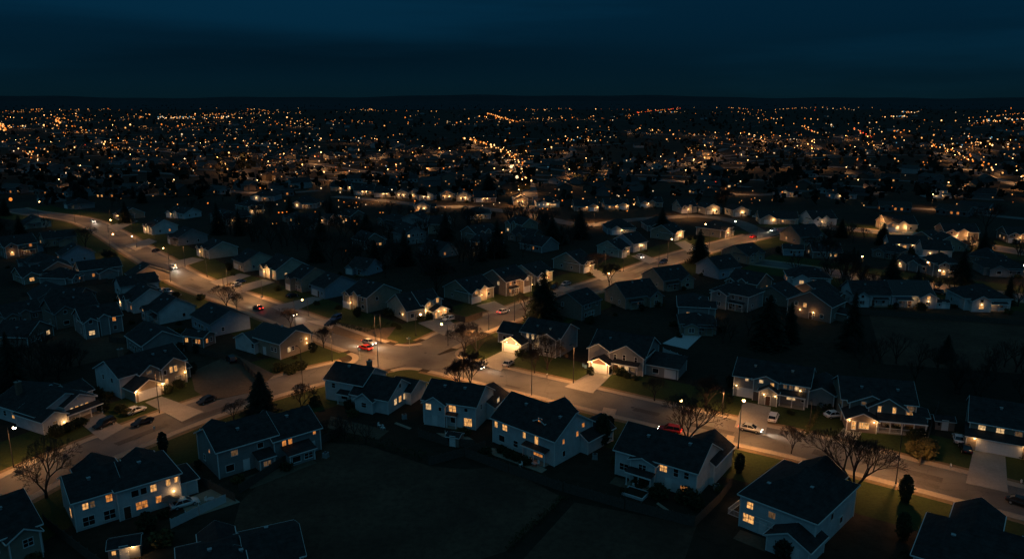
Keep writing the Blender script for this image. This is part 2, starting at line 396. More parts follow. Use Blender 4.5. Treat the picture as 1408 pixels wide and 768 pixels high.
# ------------------------------------------------------------------ houses
MC = {}
def win_meshes(w, h, pane, frame='trim_white', bars=True):
    k = ('w', round(w, 2), round(h, 2), pane, frame, bars)
    if k not in MC:
        f = MB(); b = .085
        f.box(-w / 2 - b, -w / 2, -.07, .02, -h / 2 - b, h / 2 + b, frame); f.box(w / 2, w / 2 + b, -.07, .02, -h / 2 - b, h / 2 + b, frame)
        f.box(-w / 2, w / 2, -.07, .02, h / 2, h / 2 + b, frame); f.box(-w / 2 - .05, w / 2 + .05, -.12, .02, -h / 2 - b - .05, -h / 2, frame)
        if bars:
            n = max(1, round(w / .8))
            for i in range(1, n): x = -w / 2 + w * i / n; f.box(x - .035, x + .035, -.06, .01, -h / 2, h / 2, frame)
            if h > .9: f.box(-w / 2, w / 2, -.055, .01, -.03, .03, frame)
        p = MB(); p.box(-w / 2, w / 2, -.03, -.012, -h / 2, h / 2, pane)
        MC[k] = (f.mesh('window'), p.mesh('pane'))
    return MC[k]
PANES = {0: 'pane_dark', 1: 'pane_warm', 2: 'pane_amber', 3: 'pane_pale', 4: 'pane_dim'}
ROT = {'f': 0, 'r': math.pi / 2, 'b': math.pi, 'l': -math.pi / 2}
def on_face(face, u, z, plane, L, D):
    if face == 'f': return (u, 0 if plane is None else plane, z)
    if face == 'b': return (u, D if plane is None else plane, z)
    if face == 'r': return (L if plane is None else plane, u, z)
    return (0 if plane is None else plane, u, z)
def garage_mesh(w, h, n=4, mat='door_white'):
    k = ('g', round(w, 2), h, mat)
    if k not in MC:
        m = MB(); m.box(-w / 2, w / 2, -.03, .02, 0, h, 'trim_white' if mat == 'door_white' else 'trim_dark')
        nx = max(4, round(w / .65))
        for r in range(4):
            for c in range(nx):
                x0 = -w / 2 + w * c / nx + .05; x1 = -w / 2 + w * (c + 1) / nx - .05
                m.box(x0, x1, -.06, -.031, h * r / 4 + .04, h * (r + 1) / 4 - .04, mat)
        f = MB(); f.box(-w / 2 - .14, -w / 2, -.08, .02, 0, h + .14, 'trim_white'); f.box(w / 2, w / 2 + .14, -.08, .02, 0, h + .14, 'trim_white'); f.box(-w / 2, w / 2, -.08, .02, h, h + .14, 'trim_white')
        MC[k] = (m.mesh('garage_door'), f.mesh('frame'))
    return MC[k]
def door_mesh(mat):
    k = ('d', mat)
    if k not in MC:
        m = MB(); m.box(-.5, .5, -.05, .02, .02, 2.1, mat)
        for x in (-.3, .3):
            for z in (.3, 1.2): m.box(x - .16, x + .16, -.075, -.051, z, z + .65, mat)
        m.box(-.62, -.5, -.08, .02, 0, 2.22, 'trim_white'); m.box(.5, .62, -.08, .02, 0, 2.22, 'trim_white'); m.box(-.5, .5, -.08, .02, 2.1, 2.22, 'trim_white')
        h = MB(); h.ball((.38, -.1, 1.02), .05, 'metal_pale', 6, 4)
        MC[k] = (m.mesh('door'), h.mesh('handle'))
    return MC[k]
def lantern_mesh():
    if 'lan' not in MC:
        m = MB(); m.box(-.05, .05, -.14, .02, .12, .17, 'metal_dark'); m.box(-.09, .09, -.22, -.04, .17, .2, 'metal_dark'); m.ball((0, -.13, .05), .12, 'bulb_warm', 7, 5)
        MC['lan'] = m.mesh('porch_light')
    return MC['lan']
def gable_wing(wall, roof, fas, w, smat, rmat, tmat, oh=.42, th=.17):
    """one rectangular volume with its roof: w = (x0, x1, y0, y1, eave, axis, slope[, 'hip'|'shed'])"""
    x0, x1, y0, y1, he, ax, sl = w[:7]; typ = w[7] if len(w) > 7 else 'gable'
    if ax == 'x': T = lambda u, v, z: (u, v, z); a0, a1, b0, b1 = x0, x1, y0, y1
    else: T = lambda u, v, z: (v, u, z); a0, a1, b0, b1 = y0, y1, x0, x1
    W = b1 - b0; zr = he + W / 2 * sl
    def put(mb, vs, fs, mat):
        fs = fs if ax == 'x' else [tuple(reversed(f)) for f in fs]
        mb.add([T(*v) for v in vs], fs, mat)
    if typ == 'gable':
        vs = [(a, b, z) for a in (a0, a1) for b, z in ((b0, 0), (b0, he), ((b0 + b1) / 2, zr - .02), (b1, he), (b1, 0))]
        put(wall, vs, [(0, 1, 2, 3, 4), (9, 8, 7, 6, 5), (0, 5, 6, 1), (4, 3, 8, 9)], smat)
        ze = he - oh * sl; c = (b0 + b1) / 2; t = th * math.sqrt(1 + sl * sl)
        prof = [(b0 - oh, ze), (c, zr), (b1 + oh, ze), (b1 + oh, ze + t), (c, zr + t), (b0 - oh, ze + t)]
        def chev(mb, p, q0, q1, mat):
            vs = [(a, b, z) for a in (q0, q1) for b, z in p]
            put(mb, vs, [(0, 5, 4, 1), (1, 4, 3, 2), (6, 7, 10, 11), (7, 8, 9, 10)] + [(k, (k + 1) % 6, 6 + (k + 1) % 6, 6 + k) for k in range(6)], mat)
        chev(roof, prof, a0 - oh, a1 + oh, rmat)
        p2 = [(b, z - .05) if k < 3 else (b, z - .012) for k, (b, z) in enumerate(prof)]
        chev(fas, p2, a0 - oh - .05, a0 - oh - .002, tmat); chev(fas, p2, a1 + oh + .002, a1 + oh + .05, tmat)
        for b in (b0 - oh - .12, b1 + oh + .003):
            vs = [(a, bb, z) for a in (a0 - oh, a1 + oh) for bb, z in ((b, ze - .02), (b + .117, ze - .02), (b + .117, ze + t - .03), (b, ze + t - .03))]
            put(fas, vs, [(0, 1, 2, 3), (7, 6, 5, 4), (0, 4, 5, 1), (1, 5, 6, 2), (2, 6, 7, 3), (3, 7, 4, 0)], tmat)
        return zr + t
    vs = [(a, b, z) for z in (0, he) for a, b in ((a0, b0), (a1, b0), (a1, b1), (a0, b1))]
    if typ == 'shed':   # falls towards the front
        zr = he + (y1 - y0) * sl
        wall.add([(x0, y0, 0), (x1, y0, 0), (x1, y1, 0), (x0, y1, 0), (x0, y0, he), (x1, y0, he), (x1, y1, zr), (x0, y1, zr)], [(0, 1, 5, 4), (1, 2, 6, 5), (2, 3, 7, 6), (3, 0, 4, 7)], smat)
        ze = he - oh * sl; q = [(x0 - oh, y0 - oh, ze), (x1 + oh, y0 - oh, ze), (x1 + oh, y1, zr), (x0 - oh, y1, zr)]
        roof.add(q + [(p[0], p[1], p[2] + th) for p in q], [(3, 2, 1, 0), (4, 5, 6, 7), (0, 1, 5, 4), (1, 2, 6, 5), (2, 3, 7, 6), (3, 0, 4, 7)], rmat)
        fas.box(x0 - oh, x1 + oh, y0 - oh - .1, y0 - oh - .003, ze - .02, ze + th - .02, tmat)
        return zr + th
    put(wall, vs, [(0, 1, 5, 4), (1, 2, 6, 5), (2, 3, 7, 6), (3, 0, 4, 7)], smat)
    h = min(W, a1 - a0) / 2 + oh; ze = he; zr = he + h * sl; c = (b0 + b1) / 2
    e = [(a0 - oh, b0 - oh), (a1 + oh, b0 - oh), (a1 + oh, b1 + oh), (a0 - oh, b1 + oh)]
    A, B = a0 - oh + h, a1 + oh - h
    if B - A < .05: A = (A + B) / 2 - .02; B = A + .04
    vs = [(*p, ze) for p in e] + [(*p, ze + th) for p in e] + [(A, c, zr + th), (B, c, zr + th)]
    put(roof, vs, [(3, 2, 1, 0), (0, 1, 5, 4), (1, 2, 6, 5), (2, 3, 7, 6), (3, 0, 4, 7), (4, 5, 9, 8), (5, 6, 9), (6, 7, 8, 9), (7, 4, 8)], rmat)
    for (p0, p1, q0, q1) in ((a0 - oh, a1 + oh, b0 - oh - .1, b0 - oh - .003), (a0 - oh, a1 + oh, b1 + oh + .003, b1 + oh + .1), (a0 - oh - .1, a0 - oh - .003, b0 - oh, b1 + oh), (a1 + oh + .003, a1 + oh + .1, b0 - oh, b1 + oh)):
        v = [(a, b, z) for z in (ze - .03, ze + th - .02) for a, b in ((p0, q0), (p1, q0), (p1, q1), (p0, q1))]
        put(fas, v, [(3, 2, 1, 0), (4, 5, 6, 7), (0, 1, 5, 4), (1, 2, 6, 5), (2, 3, 7, 6), (3, 0, 4, 7)], tmat)
    return zr + th
HOUSES = []
def roof_z(wings, x, y):
    best = 0
    for w in wings:
        x0, x1, y0, y1, he, ax, sl = w[:7]
        if x0 <= x <= x1 and y0 <= y <= y1:
            typ = w[7] if len(w) > 7 else 'gable'
            k = min(y - y0, y1 - y) if ax == 'x' else min(x - x0, x1 - x)
            if typ == 'hip': k = min(y - y0, y1 - y, x - x0, x1 - x)
            if typ == 'shed': k = y - y0
            best = max(best, he + k * sl + .17)
    return best
def house(label, O, rz, L, D, wings, wins=(), garages=(), doors=(), lamps=(), porches=(), rails=(), chim=None, vents=(), siding='siding_white', roofm='roof_slate', trim='trim_white', group=None, wingsid=None, name='house'):
    t = thing(name, label, 'house', O, rz, group)
    wall = MB(); roof = MB(); fas = MB()
    for i, w in enumerate(wings): gable_wing(wall, roof, fas, w, (wingsid or {}).get(i, siding), roofm, trim)
    # plinth, corner boards
    for i, w in enumerate(wings):
        for x in (w[0], w[1]):
            for y in (w[2], w[3]):
                if len(w) < 9: wall.box(x - .09, x + .09, y - .09, y + .09, 0, w[4] - .02, trim)
    wall.build('wall', t)
    ro = roof.build('roof', t); fas.build('gutter', ro)
    for (x, y, z) in vents:
        z = roof_z(wings, x, y)
        m = MB(); m.box(-.22, .22, -.22, .22, -.3, .28, 'metal_pale'); m.box(-.3, .3, -.3, .3, .281, .33, 'metal_pale'); m.build('vent', ro, (x, y, z))
    if chim:
        x, y, z0, z1 = chim; m = MB(); m.box(-.5, .5, -.4, .4, z0, z1, 'brick'); m.box(-.6, .6, -.5, .5, z1 + .002, z1 + .18, 'stone'); m.tube((0, 0, z1 + .15), (0, 0, z1 + .6), .17, .15, 8, 'metal_dark'); m.build('chimney', ro, (x, y, 0))
    for w in wins:
        face, u, z, ww, hh, lit = w[:6]; ww = round(ww * .9, 2); hh = round(hh * .88, 2); pl = w[6] if len(w) > 6 else None
        f, p = win_meshes(ww, hh, PANES[lit], 'trim_dark' if trim == 'trim_dark' else 'trim_white', int(u * 7 + z * 3) % 3 > 0)
        o = link('window', f, t, on_face(face, u, z, pl, L, D), ROT[face]); link('pane', p, o)
    for ga in garages:
        face, u, w, h = ga[:4]; pl = ga[4] if len(ga) > 4 else None
        a, b = garage_mesh(w, h, mat=ga[5] if len(ga) > 5 else 'door_white')
        o = link('garage_door', a, t, on_face(face, u, .02, pl, L, D), ROT[face]); link('frame', b, o)
    for d in doors:
        face, u = d[:2]; pl = d[2] if len(d) > 2 else None
        a, b = door_mesh(d[3] if len(d) > 3 else 'door_dark')
        o = link('door', a, t, on_face(face, u, .05, pl, L, D), ROT[face]); link('handle', b, o)
    for la in lamps:
        face, u, z, watts = la[:4]; pl = la[4] if len(la) > 4 else None
        o = link('porch_light', lantern_mesh(), t, on_face(face, u, z, pl, L, D), ROT[face])
        if watts: point_light(o, (0, -1.5 if watts >= 180 else -.6, .1), watts * (1.5 if watts >= 180 else 1), (1, .52, .19), .12)
    for (x0, x1, y0, y1, z, sl) in porches:
        m = MB(); th = .16; z1 = z + (y1 - y0) * sl; q = [(x0, y0, z), (x1, y0, z), (x1, y1, z1), (x0, y1, z1)]
        m.add(q + [(p[0], p[1], p[2] + th) for p in q], [(3, 2, 1, 0), (4, 5, 6, 7), (0, 1, 5, 4), (1, 2, 6, 5), (2, 3, 7, 6), (3, 0, 4, 7)], roofm)
        o = m.build('porch_roof', t); e = MB(); e.box(x0, x1, y0 - .1, y0 - .003, z - .1, z + th - .01, trim); e.build('gutter', o)
        n = max(2, round((x1 - x0) / 2.6) + 1)
        for k in range(n):
            x = x0 + .25 + (x1 - x0 - .5) * k / (n - 1); p = MB(); p.box(-.08, .08, -.08, .08, 0, z + .06 * sl, trim); p.box(-.13, .13, -.13, .13, 0, .25, trim); p.build('post', t, (x, y0 + .3, 0))
        s = MB(); s.box(x0 + .05, x1 - .05, y0 + .05, y1 - .02, 0, .14, 'paving'); s.build('porch_step', t)
    for (x0, y0, x1, y1, z) in rails:
        m = MB(); d = Vector((x1 - x0, y1 - y0, 0)); n = max(2, int(d.length / .22))
        m.tube((x0, y0, z + 1), (x1, y1, z + 1), .05, .05, 4, trim); m.tube((x0, y0, z + .12), (x1, y1, z + .12), .04, .04, 4, trim)
        for k in range(n + 1): a = k / n; m.tube((x0 + d.x * a, y0 + d.y * a, z), (x0 + d.x * a, y0 + d.y * a, z + 1), .022, .022, 4, trim)
        m.build('railing', t)
    HOUSES.append((t, max(L, D)))
    return t
def near(label, o, p, D, dev=0.0, shift=0.0, **k):
    a = G(*o); b = G(*p); d = b - a; a = a + d.normalized() * shift
    return house(label, a, math.atan2(d.y, d.x) + math.radians(dev), d.length, D, **k)

# ---- the row whose backs face the camera, along the near side of the through street
L = 17.6
near('white house at the street corner with stepped slate roofs and one lit gable window', (449, 548), (540, 566), 9.5,
     wings=[(0, 10, 0, 9.0, 4.9, 'x', .55), (8.2, L, -1.6, 8.2, 3.3, 'x', .62), (10.2, 14.4, -2.9, 3, 3.0, 'y', .7), (L - 4, L + 1.5, 5, 11.5, 3, 'x', .5)],
     wins=[('f', 2.2, 3.6, 1.0, 1.2, 0), ('f', 5.0, 1.5, 1.8, 1.5, 0), ('f', 8.0, 3.6, 1.0, 1.2, 0), ('r', 1.2, 1.9, 1.1, 1.5, 3, L), ('r', 3.0, 1.9, 1.1, 1.5, 1, L), ('r', 4.8, 1.9, 1.0, 1.5, 3, L), ('f', 12.3, 1.8, 1.3, 1.1, 0, -2.9), ('r', 3.2, 4.9, .8, 1.0, 0, L)],
     doors=[('f', 6.8, None, 'door_white')], porches=[(4.0, 7.6, -1.7, -.02, 2.45, .3)], vents=[(4, 3.6, 7.2), (12, 5.2, 6)], chim=(7.4, 6.5, 5, 7.9), lamps=[('r', 6.3, 2.3, 60, L)])
L = 11.7
near('white two storey house with four glowing back windows and a lit patio tree', (583, 580), (654, 591), 9.6,
     wings=[(0, L, 0, 9.6, 5.2, 'x', .55), (.6, 5.2, -.9, 5, 5.0, 'y', .6), (6.4, 13.4, 6.0, 14.2, 2.9, 'y', .55)],
     wins=[('f', 1.6, 4.1, 1.3, 1.4, 3, -.9), ('f', 4.2, 3.9, .7, .9, 0, -.9), ('f', 6.6, 4.0, 1.7, 1.5, 1), ('f', 9.6, 4.1, .8, .8, 0), ('f', 6.7, 1.5, 1.2, 1.3, 0), ('f', 10.0, 1.5, 1.9, 1.9, 1), ('r', 3, 3.9, .8, 1.2, 0), ('r', 8.4, 3.6, 1.4, .9, 3, 13.4 - .0)],
     doors=[('f', 8.2, None, 'door_white'), ('f', 3.0, -.9, 'door_white')], porches=[(5.4, 7.9, -1.2, -.02, 2.75, .25)], vents=[(3.5, 3.3, 7.2), (8, 3.4, 7.2)], garages=[('b', 10, 4.6, 2.2, 14.2)])
L = 15.5
near('long white house with a lit roof dormer and many small amber windows', (678, 607), (762, 641), 11.6,
     wings=[(0, L, 0, 11.6, 5.2, 'x', .6), (9.3, 11.3, 2.1, 6, 6.7, 'y', .5), (2.0, 8.6, 7.5, 15.5, 4.0, 'y', .6), (11, 17.2, 8, 16.2, 2.9, 'y', .6)],
     wins=[('f', .9, 4.0, .8, 1.3, 1), ('f', 3.2, 4.0, 1.3, 1.3, 1), ('f', 8.2, 4.0, .7, 1.3, 1), ('f', 11.2, 3.9, .9, 1.7, 1), ('f', 11.6, 1.4, 2.4, 1.2, 2), ('f', 2.4, 1.5, 1.6, 1.4, 0), ('f', 6, 1.5, 1.2, 1.4, 0),
           ('f', 10.3, 6.95, 1.0, .8, 2, 2.1), ('r', 2.8, 1.6, .8, 1.2, 0), ('r', 2.6, 4.1, .6, 1.0, 2), ('r', 6.8, 4.2, .7, 1.1, 2), ('r', 8.6, 5.4, .9, .9, 2), ('r', 10.7, 2.4, .8, 1.2, 2)],
     doors=[('f', 9.4, None, 'door_white')], porches=[(8.6, 14.4, -1.6, -.02, 2.6, .22)], vents=[(5, 4.2, 7.7), (13.6, 4, 7.6)], lamps=[('b', 6, 2.3, 70, 15.5)], garages=[('b', 14.1, 4.6, 2.2, 16.2)])
L = 15.2
near('white house with bright square window under a long slate roof behind the red car', (846, 651), (956, 685), 10.6,
     wings=[(0, L, 0, 10.6, 4.9, 'x', .6), (3.4, 8.0, -1.0, 4, 4.4, 'y', .34), (8.8, 16.0, 6.0, 15.0, 4.0, 'y', .6)],
     wins=[('f', 1.7, 1.9, 1.9, 1.4, 0), ('f', 9.2, 3.9, 1.4, 1.4, 1), ('f', 11.5, 3.7, .9, 1.6, 0), ('f', 13.4, 3.7, .9, 1.3, 0), ('f', 13.2, 1.2, 1.7, 1.1, 2), ('f', 5.7, 3.4, 1.5, 1.1, 0, -1.0), ('r', 3.2, 1.5, 1.1, 1.3, 4), ('r', 6.6, 3.0, .8, 1.3, 1)],
     doors=[('f', 5.6, -1.0, 'door_white'), ('f', 10.2, None, 'door_white')], porches=[(3.2, 8.2, -2.8, -1.02, 2.5, .2)], vents=[(4.6, 3.5, 7), (12.2, 4, 7.2)], garages=[('b', 12.4, 4.6, 2.2, 15)])
L = 11.9
near('tall white house with yellow lit windows at its left corner and a gabled back entry', (1016, 722), (1118, 764), 16,
     wings=[(0, L, 0, 15.5, 5.4, 'y', .52, 'hip'), (2.0, 9.0, 9, 18.5, 5.0, 'y', .6), (6.2, 12.6, -3.4, 2.0, 2.7, 'y', .5), (-2.2, .2, 8, 14, 2.7, 'y', .5)],
     wins=[('f', 1.6, 4.2, 1.1, 1.2, 1), ('f', 1.5, 1.9, 2.0, 1.5, 1), ('f', 5.2, 4.0, 1.2, 1.1, 4), ('f', 9.4, 4.0, .7, .9, 0), ('l', 3.4, 1.9, 1.5, 1.6, 4), ('l', 8, 4.2, 1, 1.2, 0), ('r', 6, 4.0, 1, 1.2, 0), ('f', 8.0, 1.5, 1.0, 1.1, 0, -3.4), ('r', 10, 1.7, 1.2, 1.2, 0)],
     doors=[('f', 10.6, -3.4, 'door_white'), ('f', 3.9, None, 'door_white')], rails=[(3.2, -1.6, 6.1, -1.6, 2.7), (-2.6, 1.2, -2.6, 7, .5), (-2.6, 1.2, -.1, 1.2, .5)], lamps=[('l', 5.6, 2.4, 90)], vents=[(3, 3, 7.2), (8.5, 6, 8)])
near('wide dark roofed house in the lower right corner with white gable trim', (1252, 800), (1440, 862), 14,
     wings=[(0, 20, 0, 13, 4.3, 'x', .55, 'hip'), (6.5, 13, -1.5, 6, 3.9, 'y', .55), (3, 9, 8, 19, 4.4, 'y', .6), (13, 19, 9, 17, 3, 'y', .5)],
     wins=[('f', 2.6, 3.0, 1.5, 1.3, 1), ('f', 4.9, 3.0, 1.0, 1.0, 1), ('f', 9.8, 3.2, 1.2, 1.1, 0, -1.5), ('l', 4, 2.8, 1.2, 1.3, 0), ('l', 9, 2.8, 1, 1.2, 0)], doors=[('l', 6.4, None, 'door_white')], vents=[(4, 4, 6.4), (15, 4, 6.4), (12, 9.5, 6.6)])
# ---- foreground, near side of the cross street
near('pale grey house with two orange windows and little lean-to sunrooms', (302, 658), (438, 615), 10.3,
     wings=[(0, 11, 0, 10.3, 5.3, 'x', .5), (10, 19.2, -1.0, 9.6, 4.6, 'x', .5), (6.6, 9.2, -2.4, .2, 2.5, 'x', .25, 'shed'), (11.6, 16.4, -4.0, -.8, 2.3, 'x', .2, 'shed'), (2, 6, 5, 13, 4.6, 'y', .6), (12, 17, 5, 13.6, 3.0, 'y', .6)],
     wins=[('f', 2.0, 1.5, 1.6, 1.4, 0), ('f', 3.0, 4.1, 1.3, 1.1, 4), ('f', 7.8, 4.1, 1.2, 1.1, 0), ('f', 11.9, 3.5, .8, 1.3, 2, -1.0), ('f', 13.1, 3.5, .8, 1.3, 2, -1.0), ('f', 18.0, 3.9, .6, .7, 2, -1.0), ('f', 12.8, 1.2, 1.8, 1.2, 0, -4.0), ('f', 15.2, 1.2, 1.8, 1.2, 0, -4.0), ('f', 7.9, 1.4, 1.5, 1.0, 4, -2.4), ('l', 4, 3.9, .5, .6, 2), ('l', 7, 1.6, 1, 1.2, 0)],
     doors=[('f', 5.0, None, 'door_white'), ('f', 17.4, -1.0, 'door_white')], vents=[(5, 3, 6.9), (14.5, 3, 6.4)], siding='siding_grey')
near('white two storey house with a row of warm windows and a railed patio', (106, 731), (246, 687), 9.9,
     wings=[(0, 6.8, 0, 9.9, 5.2, 'x', .48), (6.0, 15.5, -.9, 9.2, 5.2, 'x', .5, 'hip'), (2.5, 8.5, 5, 13, 4.8, 'y', .62), (10, 14.6, 5, 12, 4.6, 'y', .55), (15.2, 18.6, 0.6, 7, 2.6, 'x', .3, 'hip')],
     wins=[('l', 3.2, 2.0, 1.3, 1.5, 1), ('f', 1.6, 3.9, .9, 1.1, 1), ('f', 2.6, 3.9, .7, 1.1, 4), ('f', 5.0, 4.1, 1.0, 1.3, 2), ('f', 1.8, 1.3, 1.8, 1.7, 0), ('f', 4.8, 1.3, 1.8, 1.7, 0), ('f', 8.6, 4.0, 1.2, 1.2, 0, -.9), ('f', 9.9, 4.0, 1.0, 1.2, 0, -.9), ('f', 11.4, 4.0, 1.0, 1.3, 1, -.9), ('f', 9.4, 1.7, 1.9, 1.4, 2, -.9), ('f', 12.0, 1.8, 1.0, 1.3, 2, -.9), ('f', 13.7, 4.2, .7, 1.2, 1, -.9), ('f', 15.0, 4.3, .7, 1.0, 1, -.9)],
     doors=[('f', 7.2, -.9, 'door_dark'), ('f', 16.2, .6, 'door_white')], vents=[(3, 3, 7.1), (10.5, 2.8, 7.2)], lamps=[('f', 14.4, 2.4, 40, -.9)], siding='siding_white')
near('dark roofed house cut off by the lower left corner with one dim window', (-40, 799), (56, 760), 12, shift=-6.2,
     wings=[(0, 15.5, 0, 12, 4.8, 'x', .55), (11, 15, -1.3, 5, 4.4, 'y', .6), (6, 9, 2, 6, 6.3, 'y', .5)], wins=[('f', 13.4, 3.2, 1.4, 1.3, 0, -1.3), ('f', 9.6, 3.2, 1.1, 1.2, 4), ('r', 4, 3.2, 1.2, 1.3, 0)], doors=[('f', 8, None, 'door_white')], vents=[(12, 4, 7.1), (4, 4, 7.1)], siding='siding_tan')
near('low blue grey house at the bottom edge with skylights and a lit corner window', (252, 838), (402, 800), 12,
     wings=[(0, 9.5, 0, 10, 3.2, 'x', .5, 'hip'), (8.6, 16, 1.5, 11, 3.0, 'x', .42), (10.5, 15, -1, 6, 3.0, 'y', .55), (2, 6, -1.4, 5, 3.0, 'y', .5), (3, 7.5, 5, 13, 3.1, 'y', .6), (6.3, 8.2, 1.5, 4.5, 4.3, 'y', .5)], wins=[('l', 2.5, 1.8, 1.2, 1.4, 1), ('f', 4, 1.8, 1.4, 1.2, 4, -1.4), ('f', 12, 1.7, 1.6, 1.2, 0, -2)], doors=[('f', 7.6, None, 'door_white')], vents=[(4, 4, 5.4), (8, 3.4, 5), (12, 8.5, 5)], siding='siding_blue', roofm='roof_slate')
# ---- far side of the cross street, left
near('white bungalow with a small gabled porch room at the far left of the street', (52, 592), (132, 562), 15.5,
     wings=[(0, 12.7, 0, 15, 3.2, 'y', .42), (-.6, 4.2, -3.2, 6, 2.9, 'y', .5), (5.2, 11.8, -1.4, 8, 3.6, 'y', .5), (11.5, 15.5, 5, 13, 2.7, 'x', .4)],
     wins=[('f', 1.8, 1.6, 1.0, 1.1, 4, -3.2), ('f', 6.6, 2.4, .7, 1.0, 3, -1.4), ('f', 7.7, 2.4, .7, 1.0, 1, -1.4), ('f', 8.8, 2.4, .7, 1.0, 3, -1.4), ('f', 9.9, 2.4, .7, 1.0, 1, -1.4), ('l', 6.0, 1.7, .8, 1.2, 1), ('l', 8.0, 1.7, .8, 1.2, 1), ('l', 11, 1.7, 1, 1.2, 0)],
     doors=[('f', 4.9, -.0, 'door_dark')], porches=[(4.3, 12.2, -3.6, -1.42, 2.2, .12)], lamps=[('f', 3.6, 1.2, 50, -3.2)], chim=(3.4, 11, 4, 7.4), vents=[(9, 9, 5.6)])
L = 15.8
near('tan two storey house with lit white garage door and two gables beside the gravel lot', (172, 550), (262, 522), 12.5,
     wings=[(0, L, 1.5, 12.5, 5.0, 'x', .5), (.8, 7.2, -3.4, 6, 2.7, 'y', .55), (4.2, 8.6, .2, 7, 4.9, 'y', .7), (8.8, 14.6, -.6, 8, 5.1, 'y', .62), (14.4, 17, 2, 8, 2.6, 'x', .4)],
     wins=[('f', 6.2, 4.8, 1.3, .7, 4, .2), ('f', 11.0, 4.2, .8, 1.5, 1, -.6), ('f', 12.1, 4.2, .8, 1.5, 1, -.6), ('f', 9.5, 3.9, .7, 1.2, 0, -.6), ('f', 9.6, 1.7, .9, 1.2, 1, -.6), ('f', 12.6, 1.6, 1.6, 1.3, 4, -.6), ('f', 15.6, 1.5, 1.2, 1.2, 0, 2), ('l', 5, 3.6, .9, 1.2, 0), ('l', 9, 3.6, .9, 1.2, 0)],
     garages=[('f', 4.0, 4.9, 2.15, -3.4)], doors=[('f', 8.1, .2)], lamps=[('f', 7.6, 2.3, 60, -1.2), ('f', .9, 2.5, 110, -3.4), ('f', 7.0, 2.5, 110, -3.4), ('f', 14.2, 2.6, 70, -.6)], siding='siding_tan', wingsid={0: 'siding_white'}, chim=(4, 8, 6, 9.3), vents=[(10, 5, 7.2), (13, 5, 7.2)])
near('tan gable fronted house on the near corner west of the crossing', (386, 494), (428, 480), 16.5,
     wings=[(0, 10.1, 0, 12.5, 4.3, 'y', .46), (-1.2, 9, 9, 17, 3.2, 'x', .5), (8.8, 13, 3.0, 11, 3.0, 'x', .5)],
     wins=[('f', 2.8, 2.0, 1.0, 1.2, 3), ('f', 4.1, 2.0, .8, 1.2, 0), ('f', 6.9, 3.6, .7, .9, 4), ('l', 1.8, 2.3, .9, 1.2, 0), ('l', 3.2, 2.3, .9, 1.2, 0), ('l', 9.6, 2.2, 1.2, 1.3, 0, -1.2)],
     doors=[('l', 6.4, None, 'door_white')], porches=[], lamps=[('f', 8.6, 3.4, 45), ('f', 8.6, 2.2, 30)], siding='siding_tan', wingsid={1: 'siding_white'}, roofm='roof_grey', vents=[(5, 5, 6.2)])
# ---- corner house with the bright entrance
near('bright lit corner house with tall glowing entrance gable behind the crossing', (560, 442), (607, 433), 12.5,
     wings=[(0, 7, 0, 12.5, 3.4, 'x', .62), (5.4, 12.1, .8, 11, 4.2, 'x', .6), (6.0, 8.8, -.5, 5, 4.4, 'y', .8), (8.9, 11.8, -.5, 6, 5.5, 'y', .5), (7.3, 12.6, -3.2, 3, 2.7, 'y', .5)],
     wins=[('f', 7.4, 4.3, 1.1, 1.3, 1, -.5), ('f', 10.4, 5.2, .9, 1.5, 1, -.5), ('f', 8.2, 1.4, .8, 2.0, 1, -3.2), ('f', 10.0, 1.4, .9, 2.3, 1, -3.2), ('f', 11.7, 1.4, .8, 2.1, 1, -3.2), ('f', 1.8, 1.6, 1.2, 1.3, 0), ('f', 4.2, 1.6, 1.2, 1.3, 4), ('l', 4.5, 1.6, 1, 1.2, 0), ('l', 8.2, 1.6, 1, 1.2, 0)],
     doors=[('f', 6.7, -.5)], lamps=[('l', 2.6, 1.7, 25), ('f', 9.1, 2.5, 80, -3.2), ('f', 6.1, 2.6, 90, -.5), ('f', 11.2, 2.6, 60, -3.2)], siding='siding_cream', vents=[(3, 3.5, 5.8)])
# ---- far side of the through street, right of the crossing
near('two storey house with blazing white garage door and three lit bedroom windows', (690, 481), (757, 494), 12,
     wings=[(4.2, 16, 3.2, 13, 5.2, 'x', .5), (.6, 6.2, -.6, 9, 2.75, 'y', .6), (-4.5, 3, 5.5, 12, 3.1, 'x', .62), (10.6, 15.4, 1.6, 8, 5.0, 'y', .5)],
     wins=[('f', 6.2, 4.2, .8, 1.3, 3, 3.2), ('f', 7.8, 4.2, .9, 1.6, 3, 3.2), ('f', 9.3, 4.2, .8, 1.3, 3, 3.2), ('f', 12.2, 4.0, 1.1, 1.2, 4, 1.6), ('f', 14.0, 4.0, .8, 1.2, 0, 1.6), ('f', 8.6, 1.6, 1.1, 1.3, 4, 3.2), ('f', 12.8, 1.6, 1.6, 1.4, 0, 1.6), ('f', -2.5, 1.6, 1, 1.2, 0, 5.5)],
     garages=[('f', 3.4, 4.6, 2.25, -.6)], doors=[('f', 7.1, 3.2)], lamps=[('f', 2.0, 2.75, 300, -.6), ('f', 4.9, 2.75, 300, -.6), ('f', 9.9, 2.4, 40, 3.2)], siding='siding_grey', vents=[(8, 5.4, 6.7), (12, 5.2, 6.8)])
L = 14.3
